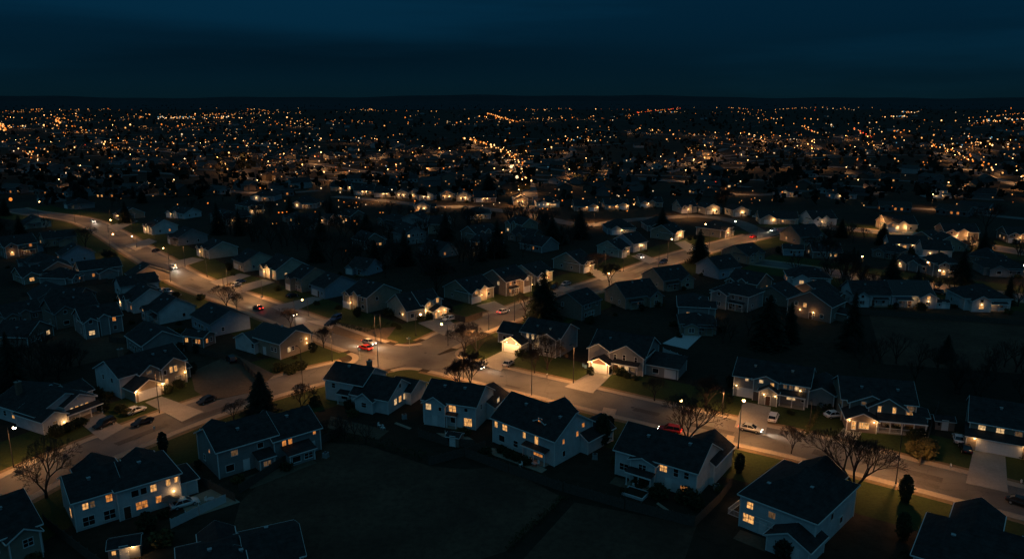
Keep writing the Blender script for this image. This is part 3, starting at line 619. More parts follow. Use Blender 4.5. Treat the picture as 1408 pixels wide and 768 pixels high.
near('grey two gabled house with a lit brick garage and a low side annex', (810, 503), (885, 516), 11.6,
     wings=[(0, L, 1.0, 11.6, 4.8, 'x', .6), (0, 5.2, -.3, 6, 5.0, 'y', .55), (5.6, L, -.6, 7, 4.6, 'y', .58), (1.6, 6.6, -3.6, 4, 2.6, 'y', .5), (14.5, 22.5, 1.0, 8.5, 2.7, 'x', .12, 'shed')],
     wins=[('f', 7.1, 3.9, .7, 1.3, 0, -.6), ('f', 9.4, 4.0, .8, 1.5, 0, -.6), ('f', 12.4, 3.9, .7, 1.3, 0, -.6), ('f', 8.6, 1.4, .9, 1.6, 1, -.6), ('f', 10.2, 1.4, 1.2, 1.3, 3, -.6), ('f', 11.8, 1.4, 1.2, 1.3, 4, -.6), ('r', 5, 3.6, .9, 1.1, 0), ('f', 17, 1.4, 1.6, 1.3, 0, 1.0)],
     garages=[('f', 4.2, 3.7, 2.2, -3.6), ('f', 20.6, 2.6, 2.1, 1.0)], doors=[('f', 7.4, -.6)], porches=[(6.8, 13.6, -2.6, -.62, 2.7, .25)], lamps=[('f', 2.2, 2.5, 200, -3.6), ('f', 6.1, 2.5, 200, -3.6), ('f', 8.0, 2.2, 60, -.6)],
     siding='siding_grey', wingsid={3: 'brick'}, vents=[(4, 4, 6.5), (10, 8.4, 6.2), (11.6, 8.4, 6.2)])
L = 15.9
near('grey house with a gabled double entry above the parked white car', (1008, 543), (1110, 560), 10,
     wings=[(0, L, 0, 10, 4.9, 'x', .52), (4.4, 9.6, -.9, 5, 5.0, 'y', .42), (6.0, 9.8, -2.6, 3, 3.1, 'y', .6), (15.6, 21, 2, 12, 3.0, 'y', .5)],
     wins=[('f', 2.8, 4.3, .8, .6, 3), ('f', 6.0, 4.7, .9, .8, 3, -.9), ('f', 8.4, 4.3, .8, .9, 1, -.9), ('f', 11.0, 4.2, .8, 1.3, 4), ('f', 12.2, 4.2, .8, 1.3, 4), ('f', 13.4, 4.2, .8, 1.3, 3), ('f', 14.8, 4.2, .9, 1.3, 4), ('f', 12.4, 1.6, 1.9, .9, 3), ('f', 14.9, 1.6, .8, 1.2, 0), ('r', 3, 4, .9, 1.2, 0)],
     garages=[('f', 2.6, 3.4, 2.1), ('f', 5.4, 1.9, 2.1, -.9, 'trim_dark')], doors=[('f', 7.9, -2.6)], porches=[(10.0, 15.6, -2.0, -.02, 2.6, .3)], lamps=[('f', 7.0, 2.4, 40, -2.6), ('f', 9.4, 2.4, 20, -2.6), ('f', 14.2, 3.6, 12), ('f', .6, 2.5, 20)], siding='siding_grey', vents=[(4, 3, 6.5), (12, 3, 6.5)])
L = 14.1
near('brown house with yellow lit gable porch and long railed veranda', (1158, 582), (1264, 592), 13.5,
     wings=[(0, L, 2, 13.5, 4.8, 'x', .5), (1.2, 9.2, .6, 8, 4.7, 'y', .45), (4.6, 11.6, -.6, 7, 4.5, 'y', .6), (.2, 5.8, -3.6, 4, 2.7, 'y', .5), (13.9, 16.2, 1, 6, 2.7, 'x', .3)],
     wins=[('f', 6.6, 4.2, .7, 1.4, 1, -.6), ('f', 9.4, 4.2, .7, 1.4, 1, -.6), ('f', 3.8, 4.7, .9, .7, 4, .6), ('f', 13.0, 4.0, 1.2, 1.2, 4, 2), ('f', 1.5, 1.4, .8, 1.8, 1, -3.6), ('f', 3.4, 1.5, 2.0, 1.4, 1, -3.6), ('f', 8.2, 1.4, 1.4, 1.2, 4, -.6), ('f', 10.4, 1.4, 1.2, 1.2, 4, -.6)],
     doors=[('f', 6.5, -.6)], porches=[(6.0, 15.2, -3.2, -.62, 2.6, .28)], rails=[(6.4, -2.9, 15.0, -2.9, .14)], lamps=[('f', .6, 2.4, 60, -3.6), ('f', 5.2, 2.4, 90, -3.6), ('f', 12.6, 2.3, 30, 2)], siding='siding_brown', wingsid={0: 'siding_tan'}, vents=[(4, 5, 6.7), (11, 5, 6.7)])
L = 10.6
near('tan house with a wide white garage door at the right edge of the street', (1330, 614), (1416, 630), 13,
     wings=[(0, 15.5, 1.2, 13, 5.0, 'x', .5), (9.9, 16, -1.4, 8, 4.7, 'y', .5), (-.4, 10.2, -1.0, 3, 2.75, 'x', .3, 'shed')],
     wins=[('f', 2.0, 4.0, 1.3, 1.1, 3, 1.2), ('f', 5.0, 4.0, 1.4, 1.1, 3, 1.2), ('f', 8.0, 4.0, 1.3, 1.0, 4, 1.2), ('f', 12.8, 3.8, 1.2, .9, 0, -1.4), ('f', 12.4, 1.4, .9, 1.9, 1, -1.4), ('f', 14.4, 1.4, .9, 1.5, 4, -1.4)],
     garages=[('f', 5.0, 7.2, 2.2, -1.0)], doors=[('f', 11.0, -1.4)], lamps=[('f', .9, 2.4, 60, -1.0), ('f', 9.2, 2.4, 60, -1.0), ('f', 13.4, 2.2, 80, -1.4)], siding='siding_tan', vents=[(5, 5, 6.9)])
# ------------------------------------------------------------------ middle distance: each house by its nearest corner
SID = ['siding_white', 'siding_cream', 'siding_tan', 'siding_grey', 'siding_brown', 'siding_blue']
def mid(label, c, head, L, D, st=1, style='gable', lit=1, sid=0, roofm='roof_slate', side='O', lamp=60, seed=None, gar=True, chim=False):
    R = random.Random(seed if seed is not None else hash((c[0] * 31 + c[1] * 7)))
    a = G(*c); h = math.radians(head); d = Vector((math.cos(h), math.sin(h), 0))
    if side == 'P': a = a - d * L
    he = 2.9 if st == 1 else (3.8 if st == 1.5 else 5.0); sl = R.uniform(.45, .62)
    wins = []; lamps = []; gars = []; doors = []; W = []; porches = []
    code = lambda: R.choice([1, 1, 3, 2]) if R.random() < .3 * lit else 0
    if style == 'gable':
        W.append((0, L, 0, D, he, 'x', sl)); gw = L * R.uniform(.36, .48); gx = R.choice([0.0, L - gw]) if L > 7 else 0.0
        W.append((gx + .1, gx + gw, -1.8, D * .55, he - .25, 'y', sl + .06)); pl = -1.8; gc = gx + gw / 2
    elif style == 'twin':
        W.append((0, L, 0, D, he, 'x', sl)); gw = L * .34
        W.append((.1, gw, -1.4, D * .5, he - .2, 'y', sl + .1)); W.append((gw + .8, gw * 1.9, -.7, D * .5, he + .4, 'y', sl + .15)); pl = -1.4; gc = gw / 2
    elif style == 'hip':
        W.append((0, L, 0, D, he, 'x', sl, 'hip')); W.append((L * .1, L * .5, -2, D * .5, he - .2, 'y', sl)); gc = L * .3; pl = -2
    elif style == 'end':
        W.append((0, L, 0, D, he, 'y', sl)); pl = 0; gc = L * .3; gw = L * .5; W.append((L - .3, L + 3.4, D * .4, D * .85, 2.6, 'x', .45))
    else:
        W.append((0, L, 0, D, he, 'x', sl)); pl = 0; gc = L * .25
    for u in [L * k / 5 for k in (1, 2, 3, 4)]:
        zz = [1.6] if st < 2 else [1.6, 4.1]
        for z in zz:
            inwing = pl < 0 and abs(u - gc) < L * .24
            if R.random() < .8 and not inwing: wins.append(('f', u, z, R.uniform(.9, 1.5), 1.25, code()))
    if pl < 0 and st > 1: wins.append(('f', gc, he - .2, 1.0, 1.0, code(), pl))
    for fc, n in (('l', D), ('r', D)):
        for k in (.3, .68):
            if R.random() < .7: wins.append((fc, n * k, 1.6 if st < 2 else R.choice([1.6, 4.0]), .9, 1.2, code()))
    if gar: gars.append(('f', gc, min(4.4, L * .36), 2.1, pl))
    elif pl < 0: wins.append(('f', gc, 1.6, 1.6, 1.3, R.choice([1, 3]) if lit > .8 else 0, pl))
    du = L * .55 if gc < L / 2 else L * .42
    doors.append(('f', du))
    if lit >= .8 and lamp: lamps.append(('f', du + .8, 2.3, lamp * 1.7)); lamps.append(('f', gc + 2.5 if gar else gc, 2.35, lamp * 1.2, pl))
    if style in ('gable', 'hip') and L > 8:
        x0 = L * .52 if gc < L / 2 else L * .08; porches.append((x0, x0 + L * .4, -1.5, -.02, 2.4, .25)) if abs(x0 + L * .2 - gc) > L * .3 else None
    V = [(L * R.uniform(.2, .8), D * R.uniform(.25, .45), 0) for _ in range(R.choice([1, 2]))]
    return house(label, a, h, L, D, wings=W, wins=wins, garages=gars, doors=doors, lamps=lamps, porches=porches, vents=V, siding=SID[sid], roofm=roofm, trim='trim_white' if lit >= .8 else 'far_white',  # unlit houses take a darker white, dimness put into the trim colour
                 chim=(L * .75, D * .6, he, he + D * .5 * sl + 1.2) if chim else None)
N1 = 'on the crossroads side of the long street leading to the upper left'
# north-east side of the through street, going away from the crossing
mid('pink tinged two storey house with twin white porch gables and arched entry lamps', (505, 430), -44, 11, 13, 2, 'twin', .9, 2, side='P', lamp=90, seed=3)
mid('teal sided house with tan front, second up the left street from the crossing', (447, 411), -46, 9, 13, 1.5, 'plain', .4, 5, side='P', lamp=30, seed=4)
mid('narrow tan gabled house standing above the parked dark car and pale driveway', (415, 402), -46, 8, 11, 2, 'gable', .3, 2, side='P', lamp=40, seed=5)
mid('house with cluster of bright porch lights and tall teal side wall', (380, 385), -48, 11, 13, 1.5, 'twin', 1.4, 1, side='P', lamp=110, seed=6)
mid('pale fronted house with one dark end gable beside the bright porch cluster', (336, 374), -48, 10, 13, 1.5, 'plain', .4, 1, side='P', lamp=40, seed=7)
mid('house with two sharp cream gables facing the left street', (288, 356), -50, 11, 12, 1.5, 'twin', .9, 1, side='P', lamp=80, seed=8)
mid('broad gabled house with a dark shrub at its street corner', (246, 338), -50, 10, 13, 1.5, 'gable', .4, 3, side='P', lamp=50, seed=9)
mid('house with white and red lights at its porch up the left street', (210, 323), -50, 10, 12, 1.5, 'twin', 1.2, 0, side='P', lamp=90, seed=10)
mid('low house with a lit wall lamp by the curve of the left street', (168, 302), -46, 11, 12, 1, 'gable', .9, 2, side='P', lamp=90, seed=11)
mid('low grey house beside the far bend of the left street', (104, 288), -40, 13, 11, 1, 'hip', .4, 3, side='P', lamp=50, seed=12)
mid('dim grey house with blank gable at the far end of the left street', (66, 279), -38, 12, 11, 1, 'gable', .3, 3, side='P', lamp=30, seed=13)
mid('white gabled house with a row of four amber lamps behind the left street', (254, 301), -30, 14, 11, 1, 'twin', 1.3, 0, side='P', lamp=50, seed=14)
mid('blue grey roofed house half hidden by bare trees behind the teal sided house', (505, 379), -30, 9, 9, 1, 'gable', .4, 5, side='P', lamp=30, seed=15)
# south-west side of the through street, backs and ends to the camera
mid('wide dark house with curved eave line and two tiny end windows', (291, 463), -46, 13.5, 11.5, 1.5, 'plain', .2, 5, side='P', gar=False, lamp=0, seed=21)
mid('white walled house with dark lean-to next to the wide dark house', (219, 446), -46, 9, 11, 1.5, 'gable', .3, 0, side='P', gar=False, lamp=0, seed=22)
mid('blue white house with three amber back windows in the second row of the left street', (184, 431), -48, 10, 11, 1.5, 'twin', .9, 0, side='P', gar=False, lamp=20, seed=23)
mid('dark roofed house with one orange back lamp behind the parked white car', (168, 409), -50, 9, 12, 1.5, 'end', .6, 0, side='P', gar=False, lamp=20, seed=24)
mid('long brown roofed house whose end gable nearly touches the left street', (182, 391), -50, 8, 13, 1, 'plain', .3, 2, side='P', gar=False, lamp=0, roofm='roof_brown', seed=25)
mid('dark house with four round amber windows along its side', (112, 386), -50, 9, 14, 1.5, 'end', 2.2, 3, side='P', gar=False, lamp=10, seed=26)
mid('pale blue walled house with a small lit back door on the left side', (86, 364), -50, 9, 12, 1.5, 'plain', .7, 5, side='P', gar=False, lamp=20, seed=27)
mid('house with a glowing tan gable toward the far left street', (62, 340), -48, 10, 13, 1.5, 'end', .7, 2, side='P', gar=False, lamp=70, seed=28)
mid('small house with orange tinged gable near the far left curve', (38, 315), -44, 11, 11, 1, 'gable', .4, 1, side='P', gar=False, lamp=30, seed=29)
mid('low back yard cottage with two orange windows beside the wide dark house', (252, 474), -20, 7, 4.5, 1, 'plain', 3, 4, gar=False, lamp=0, seed=31)
mid('dark cottage at the left edge below the far left curve', (20, 350), -48, 10, 11, 1, 'gable', .4, 5, side='P', gar=False, lamp=0, seed=32)
mid('dim slate roofed house in the left yards behind the dry lawn', (40, 372), -48, 10, 10, 1, 'hip', .4, 0, side='P', gar=False, lamp=0, seed=33)
# north-west side of the cross street beyond the crossing
mid('long teal ended house with a string of lit cream gables', (645, 417), 47, 11.5, 12, 1.5, 'twin', 1.3, 2, lamp=110, seed=41)
mid('dark brick house with four small glowing windows and a black gable', (696, 407), 48, 11, 12, 2, 'gable', 2.4, 4, lamp=60, seed=42)
mid('cream house with the brightest white trimmed porch on the cross street', (735, 392), 48, 10, 12, 1.5, 'twin', 1.6, 1, lamp=150, seed=43)
mid('long dark walled house with one gold gable window above a green lawn', (797, 375), 48, 8.5, 13, 1.5, 'gable', .9, 2, lamp=90, seed=44)
mid('small teal roofed house with a lit cream gable', (850, 354), 46, 8, 11, 1.5, 'gable', .8, 1, lamp=70, seed=45)
mid('house with two amber upper windows and bright driveway', (871, 347), 46, 10, 12, 1.5, 'plain', 1.8, 5, lamp=90, seed=46)
mid('house with blazing floodlit porch next to the tall conifer', (924, 331), 46, 10, 12, 1.5, 'twin', 1.4, 2, lamp=160, seed=47)
mid('broad hipped corner house where the cross street meets the curved lane', (990, 327), 46, 12, 13, 1.5, 'hip', .8, 2, lamp=80, gar=False, seed=48)
# south-east side of the cross street
mid('dark two storey house with a single gold window behind the big conifer', (800, 441), 48, 9.5, 11, 2, 'plain', .3, 4, gar=False, lamp=0, seed=51)
mid('tan ended house with pale roof valleys and a lit corner lamp', (860, 425), 26, 13, 12, 1.5, 'gable', .7, 2, gar=False, lamp=20, seed=52)
mid('house with pale valley lines on its roof and one orange upstairs window', (912, 400), 28, 12, 12, 1.5, 'gable', .7, 2, gar=False, lamp=10, seed=53)
mid('pale blue house with a round orange light in its end wall', (988, 384), 30, 11, 12, 1.5, 'plain', .5, 5, gar=False, lamp=0, seed=54)
mid('house with steep tan gable behind the tall conifer', (1026, 363), 34, 11, 13, 1.5, 'twin', .6, 2, gar=False, lamp=30, seed=55)
mid('dark house with a rounded attic window at the bend of the cross street', (1100, 337), 20, 13, 14, 1.5, 'gable', .3, 2, gar=False, lamp=0, seed=56)
mid('low dark cottage with a corner lamp in the yards right of the crossing', (935, 458), -8, 10, 9, 1, 'hip', .5, 2, gar=False, lamp=20, seed=57)
# right hand cluster
mid('long low house with three pairs of glowing back windows', (1083, 391), -12, 14.5, 10, 1, 'hip', 3, 0, gar=False, lamp=0, seed=61)
mid('white backed house with dark lower roof and a row of kitchen windows', (1172, 420), -4, 12, 11, 1.5, 'gable', .5, 0, gar=False, lamp=10, seed=62)
mid('large teal roofed house with an arched dark porch and one gold window', (1226, 421), -4, 13, 13, 1.5, 'gable', .8, 5, gar=False, lamp=30, roofm='roof_grey', seed=63)
mid('white house with four tiny lights in its back wall at the right', (1325, 426), -4, 14, 12, 1.5, 'hip', 1.2, 0, gar=False, lamp=15, seed=64)
mid('house with a long lit garage door and a pale gable, across the upper right lane', (1218, 318), -4, 15, 13, 1.5, 'twin', 1.2, 1, lamp=120, seed=65)
mid('house with arched lit entry and white garage door, upper right lane', (1298, 329), -10, 15, 13, 1.5, 'twin', 1.2, 4, lamp=110, seed=66)
mid('house cut by the right edge with a lit front under twin white gables', (1384, 333), -12, 14, 12, 1.5, 'twin', 1.1, 4, lamp=110, seed=67)
mid('teal walled house with two pairs of lit back windows below the long lit garage', (1222, 343), -12, 16, 10, 1, 'plain', 1.3, 0, gar=False, lamp=10, seed=68)
mid('white gable ended house with bright back windows beside the covered boat', (1268, 355), -14, 11, 11, 1.5, 'plain', 1.4, 0, gar=False, lamp=20, seed=69)
mid('house with white outlined gables beyond the bend of the cross street', (1116, 311), 10, 14, 12, 1.5, 'twin', 1, 0, lamp=90, seed=70)
mid('lit house with glowing living room and low side wing beyond the curved lane', (1044, 307), -8, 20, 12, 1, 'gable', 1.8, 1, lamp=120, seed=71)
mid('small gabled house outlined by lamps, between curved lane and dark trees', (1008, 298), 10, 9, 11, 1.5, 'end', .9, 1, lamp=70, seed=72)
mid('golden lit little gable house left of the bare tree on the curved lane', (970, 295), 14, 9, 11, 1.5, 'end', 1.2, 1, lamp=120, seed=73)
mid('lit gable house at the left end of the curved lane', (936, 293), 14, 10, 11, 1.5, 'twin', 1, 1, lamp=90, seed=74)
mid('dark grey house in the yards left of the lit lane on the right', (1352, 378), -12, 15, 11, 1, 'hip', .4, 3, gar=False, lamp=0, seed=75)
mid('small pale cabin with a lit end between the bend and the dark lane', (1077, 351), -14, 8, 6, 1, 'plain', 1, 5, gar=False, lamp=0, seed=76)
# far terrace of gables along the mid street
for i, (x, y, s, w, l) in enumerate([(543, 273, 'end', 3, 'tan gable house third from the left in the lit row beyond the woods'), (562, 273, 'end', 3, 'small grey gable house in the lit row beyond the woods'),
        (577, 276, 'end', 5, 'tall pale blue gable house in the lit row beyond the woods'), (606, 275, 'end', 2, 'dark tan gable house left of the gold lamp gable'), (628, 277, 'end', 1, 'gold gable house with a lamp at its peak beyond the woods'),
        (652, 278, 'plain', 4, 'low dark house right of the gold lamp gable'), (706, 282, 'end', 2, 'tan gable house with a white garage light near the boulevard foot'), (738, 285, 'hip', 0, 'pale house with dark windows right of the boulevard foot'),
        (640, 301, 'hip', 5, 'pale blue hipped house in front of the lit row beyond the woods'), (570, 292, 'end', 3, 'lone grey gable house in front of the lit row'), (487, 268, 'plain', 2, 'long lit bungalow at the left end of the lit row'), (515, 271, 'plain', 1, 'long bungalow with orange windows second in the lit row'),
        (790, 290, 'gable', 2, 'low house with orange lit front right of the boulevard'), (832, 288, 'gable', 1, 'bungalow with bright white yard lamp right of the boulevard'), (880, 285, 'twin', 2, 'gabled house with glowing porch in the lit row right of the boulevard'), (835, 322, 'hip', 5, 'pale blue low house behind the two amber window house'), (890, 318, 'hip', 3, 'grey low house left of the floodlit porch'), (455, 262, 'gable', 1, 'house at the far left of the lit row with orange lamps')]):
    mid(l, (x, y), 4 if i != 2 else 20, 9 if s == 'end' else 14, 12, 1.5 if s == 'end' else 1, s, 1.1, w, lamp=75, seed=100 + i, gar=(s != 'end'))
for i, (x, y, w, l) in enumerate([(1068, 270, 5, 'long teal house standing alone in the dark upper right'), (1143, 273, 5, 'teal house with a row of small lights in the upper right'), (1275, 272, 0, 'two storey white house with lit windows in the upper right'), (400, 286, 3, 'pale gabled house behind the woods left of the lit row'), (345, 276, 5, 'grey house with blue roof left of the lit row'), (200, 256, 3, 'wide grey house in the upper left dark')]):
    mid(l, (x, y), -6, 16, 12, 2 if i == 2 else 1, 'hip', 1.2, w, lamp=60, seed=140 + i, gar=False)

# ------------------------------------------------------------------ small far houses: one mesh each, copied
SIDF = ['far_white', 'far_tan', 'far_grey', 'far_brown']
def tiny_mesh(i):
    R = random.Random(i); m = MB(); r = MB()
    L, D, he, sl = R.uniform(12, 17), R.uniform(9, 12), R.choice([2.9, 3.2, 4.6]), R.uniform(.4, .6)
    f = MB(); wall = MB()
    gable_wing(m, m, m, (-L / 2, L / 2, 0, D, he, 'x', sl), SIDF[i % 4], ['roof_slate', 'roof_grey', 'roof_brown'][i % 3], 'far_white')
    gable_wing(m, m, m, (-L / 2 + 1, -L / 2 + 6, -2, D / 2, he - .2, 'y', sl + .05), SIDF[i % 4], ['roof_slate', 'roof_grey', 'roof_brown'][i % 3], 'far_white')
    for k in range(5):
        u = -L / 2 + L * (k + .5) / 5; pl = -2 if u < -L / 2 + 6 and u > -L / 2 + 1 else 0
        m.box(u - .6, u + .6, pl - .04, pl - .012, 1.0, 2.3, R.choice(['pane_warm', 'pane_dark', 'pane_dark', 'pane_dark', 'pane_dark', 'pane_amber']))
    m.box(L / 2 + .012, L / 2 + .04, 2, 3.4, 1, 2.3, R.choice(['pane_warm', 'pane_dark']))
    m.box(-L / 2 - .04, -L / 2 - .012, 2, 3.4, 1, 2.3, R.choice(['pane_amber', 'pane_dark']))
    return m.mesh('far_house')
TM = [tiny_mesh(i) for i in range(12)]
FARROADS = [
 [(20, 262), (120, 266), (200, 268), (270, 262)], [(0, 222), (60, 236), (120, 243), (190, 240)], [(150, 222), (260, 232), (380, 236), (470, 240)],
 [(250, 205), (360, 212), (480, 216), (600, 222)], [(470, 248), (560, 248), (640, 246), (700, 250)], [(740, 252), (820, 246), (900, 248), (1000, 252)],
 [(760, 228), (860, 232), (960, 224), (1060, 226)], [(950, 262), (1040, 268), (1120, 262), (1220, 268)], [(1100, 240), (1180, 246), (1260, 250), (1330, 262)],
 [(1190, 285), (1280, 288), (1360, 296), (1420, 302)], [(1340, 226), (1400, 232), (1440, 238)], [(300, 262), (370, 266), (440, 262)], [(0, 200), (100, 206), (200, 204)],
 [(1060, 208), (1160, 214), (1260, 200)], [(640, 222), (560, 206), (500, 196)], [(1380, 275), (1330, 272), (1280, 262)]]
FAR = []; nfar = 0
for ri, pix in enumerate(FARROADS):
    c = smooth([G(*p) for p in pix], 4); n = normals(c); FAR.append((c, n)); i = 3
    m = MB()
    for k in range(len(c) - 1):
        q = [c[k] - n[k] * 4.5, c[k + 1] - n[k + 1] * 4.5, c[k + 1] + n[k + 1] * 4.5, c[k] + n[k] * 4.5]
        m.add([(p.x, p.y, .05 + .004 * ri) for p in q], [(0, 1, 2, 3)], 'asphalt')
    kind(m.build('road'), 'structure')
    while i < len(c) - 2 and nfar < 150:
        for s in (-1, 1):
            p = c[i] + n[i] * s * U(15, 19)
            if rnd() < .82 and all((p - h[0].location).length > 17 + h[1] * .5 for h in HOUSES) and not blocked(p, ROADS, 9):
                o = link('house', random.choice(TM), None, p, math.atan2(n[i].y, n[i].x) + (math.pi / 2 if s > 0 else -math.pi / 2) + U(-.12, .12))
                tag(o, 'small dim lit house among the far rooftops', 'house', 'small houses on the far streets'); HOUSES.append((o, 12)); nfar += 1
        i += random.choice([6, 7, 8, 10])
# ------------------------------------------------------------------ street lamps
def nearest_road(p):
    best = (1e9, None)
    for r in ROADS[:5]:
        i = r.near(p); d = (r.c[i] - p).length
        if d < best[0]: best = (d, r.c[i])
    for c, n in FAR:
        q = min(c, key=lambda v: (v - p).length_squared); d = (q - p).length
        if d < best[0]: best = (d, q)
    return best
def lamp_meshes(h, on):
    k = ('lamp', round(h, 1), on)
    if k not in MC:
        a = MB(); a.tube((0, 0, 0), (0, 0, .5), .13, .12, 8, 'metal_dark'); a.tube((0, 0, .5), (0, 0, h - .5), .09, .06, 8, 'metal_dark')
        b = MB(); pts = [(0, 0, h - .5), (.25, 0, h - .12), (.8, 0, h + .02), (1.5, 0, h + .04)]
        for p, q in zip(pts, pts[1:]): b.tube(p, q, .045, .045, 6, 'metal_dark')
        c = MB(); c.add([(1.3, -.12, h), (2.05, -.17, h), (2.05, .17, h), (1.3, .12, h), (1.35, -.08, h + .16), (1.95, -.12, h + .14), (1.95, .12, h + .14), (1.35, .08, h + .16)], [(3, 2, 1, 0), (4, 5, 6, 7), (0, 1, 5, 4), (1, 2, 6, 5), (2, 3, 7, 6), (3, 0, 4, 7)], 'metal_dark')
        d = MB()
        if on: d.ball((1.7, 0, h - .12), .3, on, 10, 6, .85)
        else: d.box(1.4, 1.95, -.11, .11, h - .03, h - .003, 'lamp_glass')
        MC[k] = (a.mesh('post'), b.mesh('arm'), c.mesh('lamp_head'), d.mesh('lens'))
    return MC[k]
LAMPS = []
def lamp(x, y, label, h=8.6, on=None, watts=1500, world=None, group=None, spot=158):
    p = world or G(x, y); d, q = nearest_road(p)
    ang = math.atan2(q.y - p.y, q.x - p.x) if q is not None else 0
    t = thing('street_lamp', label, 'street lamp', p, ang, group)
    a, b, c, e = lamp_meshes(h, on)
    link('post', a, t); link('arm', b, t); hd = link('lamp_head', c, t); link('lens', e, hd)
    if watts: point_light(t, (1.7, 0, h - .42), watts * 1.15, (1, .445, .15), .18, spot, .6)
    LAMPS.append(p); return t
W0 = 3400
lamp(1015, 616, 'tall glowing street lamp beside the driveway of the grey gabled house with parked white car', 9.4, 'lens_warm', 6500)
lamp(19, 642, 'white glowing street lamp at the far left edge near the bungalow', 8.2, 'lens_white', 3500)
lamp(731, 543, 'dark street lamp behind the long white house on the through street', 8.8, None, W0)
lamp(424, 434, 'short lit street lamp in front of the house with the teal end', 5.6, 'bulb_warm', 700)
lamp(516, 467, 'dark street lamp on the bare corner lot by the crossing', 8.2, None, W0)
lamp(572, 462, 'glowing street lamp in front of the bright corner house', 6.8, 'lens_warm', 1200)
lamp(616, 475, 'lit street lamp on the rounded corner with the round bare tree', 6.2, 'lens_warm', 1000)
lamp(457, 497, 'dark street lamp at the lawn corner of the tan gable fronted house', 8.4, None, W0)
lamp(672, 454, 'dark street lamp left of the garage house on the cross street', 5.4, None, W0)
lamp(285, 381, 'dark street lamp by the lawn of the left street, between two driveways', 7.5, None, W0 * 1.1)
lamp(232, 356, 'small lit street lamp on the lawn near the broad gabled house', 5.0, 'bulb_warm', 900)
lamp(313, 393, 'dark street lamp next to the flower bed of the lit porch cluster', 7, None, W0 * 1.1)
lamp(361, 409, 'dark street lamp on the lawn left of the parked dark car', 6.5, None, W0)
lamp(53, 298, 'amber street lamp at the far left end of the street', 8.5, 'lens_warm', 1500)
lamp(149, 320, 'amber street lamp on the lawn inside the curve of the left street', 6.5, 'lens_warm', 1200)
lamp(153, 354, 'dark street lamp with a tall post on the near kerb of the left street', 10, 'bulb_warm', 1500)
lamp(188, 340, 'red tinged street lamp by the driveway of the curve', 5.5, 'lens_warm', 1100)
lamp(857, 373, 'dark street lamp on the lawn of the small teal roofed house', 8.6, None, W0)
lamp(918, 355, 'lit street lamp on the lawn before the floodlit porch', 8.6, 'lens_warm', W0)
lamp(841, 392, 'low amber lamp beside the bare tree on the cross street', 4.2, 'bulb_warm', 500)
lamp(964, 335, 'double height amber lamp behind the tall conifer', 9.5, 'lens_warm', W0)
lamp(1005, 329, 'white street lamp at the broad hipped corner house', 9, 'lens_white', W0)
lamp(1184, 377, 'bright globe street lamp among the trees of the dark lane', 7.5, 'lens_warm', 1600)
lamp(1271, 389, 'slim street lamp behind the large teal roofed house', 8.2, 'lens_warm', 1300)
lamp(1290, 397, 'lower bright street lamp near the garden shed of the dark lane', 6.5, 'lens_warm', 1300)
lamp(1405, 393, 'street lamp at the right edge of the dark lane', 8, 'lens_white', 1300)
lamp(942, 571, 'short garden lamp post on the lawn right of the low annex', 4, 'bulb_warm', 350)
lamp(993, 570, 'slim dark street lamp on the lawn left of the grey gabled house', 6, None, 2500)
lamp(1113, 587, 'slim dark lamp post between the yellow hedge and the lawn', 6.5, None, 500)
# the rest of the lamps that light the streets, spaced along the kerbs
def line(road, a, b, gap, side, lab, watts, h=10):
    ia = road.near(G(*a)); ib = road.near(G(*b)); k = 0; acc = 0
    st = 1 if ib > ia else -1
    for i in range(ia, ib, st):
        acc += (road.c[i + st] - road.c[i]).length
        if acc >= gap:
            acc = 0; sd = side if k % 2 == 0 else -side; k += 1
            p = road.c[i] + road.n[i] * sd * (road.w / 2 + .7)
            if all((p - q).length > gap * .55 for q in LAMPS): lamp(0, 0, lab, h, None, watts, p, lab)
line(R1, (560, 490), (1440, 700), 22.4, -1, 'plain dark cut-off street lamp along the right half of the through street', 6400)
line(R1, (560, 490), (60, 295), 21.1, 1, 'plain dark cut-off street lamp along the left half of the through street', 3225)
line(R2, (560, 490), (1050, 322), 21.1, 1, 'plain dark cut-off street lamp along the cross street beyond the crossing', 3354)
line(R2, (540, 494), (-60, 705), 27, -1, 'plain dark cut-off street lamp along the near half of the cross street', 3000)
line(R3, (1080, 366), (1440, 415), 45, 1, 'plain street lamp along the dark lane at the right', 3600)
line(R4, (1035, 312), (480, 272), 55, 1, 'street lamp along the curved far lane', 6720, 9)
line(R5, (1100, 315), (1440, 352), 45, 1, 'street lamp along the upper right lane', 7296, 9)
for i in (0, 1, 2):
    lamp(0, 0, ['street lamp over the middle of the crossing on its right kerb', 'street lamp over the crossing on its far left kerb', 'street lamp over the crossing by the near kerb'][i], 8.6, None, 4200,
         [G(655, 492), G(524, 472), G(520, 505)][i])
for c, n in FAR:
    acc = 60
    for i in range(1, len(c)):
        acc += (c[i] - c[i - 1]).length
        if acc > 95:
            acc = 0; p = c[i] + n[i] * 5.5
            if not blocked(p, ROADS, 1) and all((p - h[0].location).length > 9 for h in HOUSES): lamp(0, 0, 'small amber street lamp among the far rooftops', 9, 'bulb_warm', 4500, p, 'street lamps of the far streets')
for r in (R6, R7):
    for i in range(3, len(r.c), 7): lamp(0, 0, 'bright boulevard lamp far off in the town', 10, 'bulb_warm', 11000, r.c[i] + r.n[i] * U(5, 9) * random.choice([-1, 1]), 'boulevard lamps')
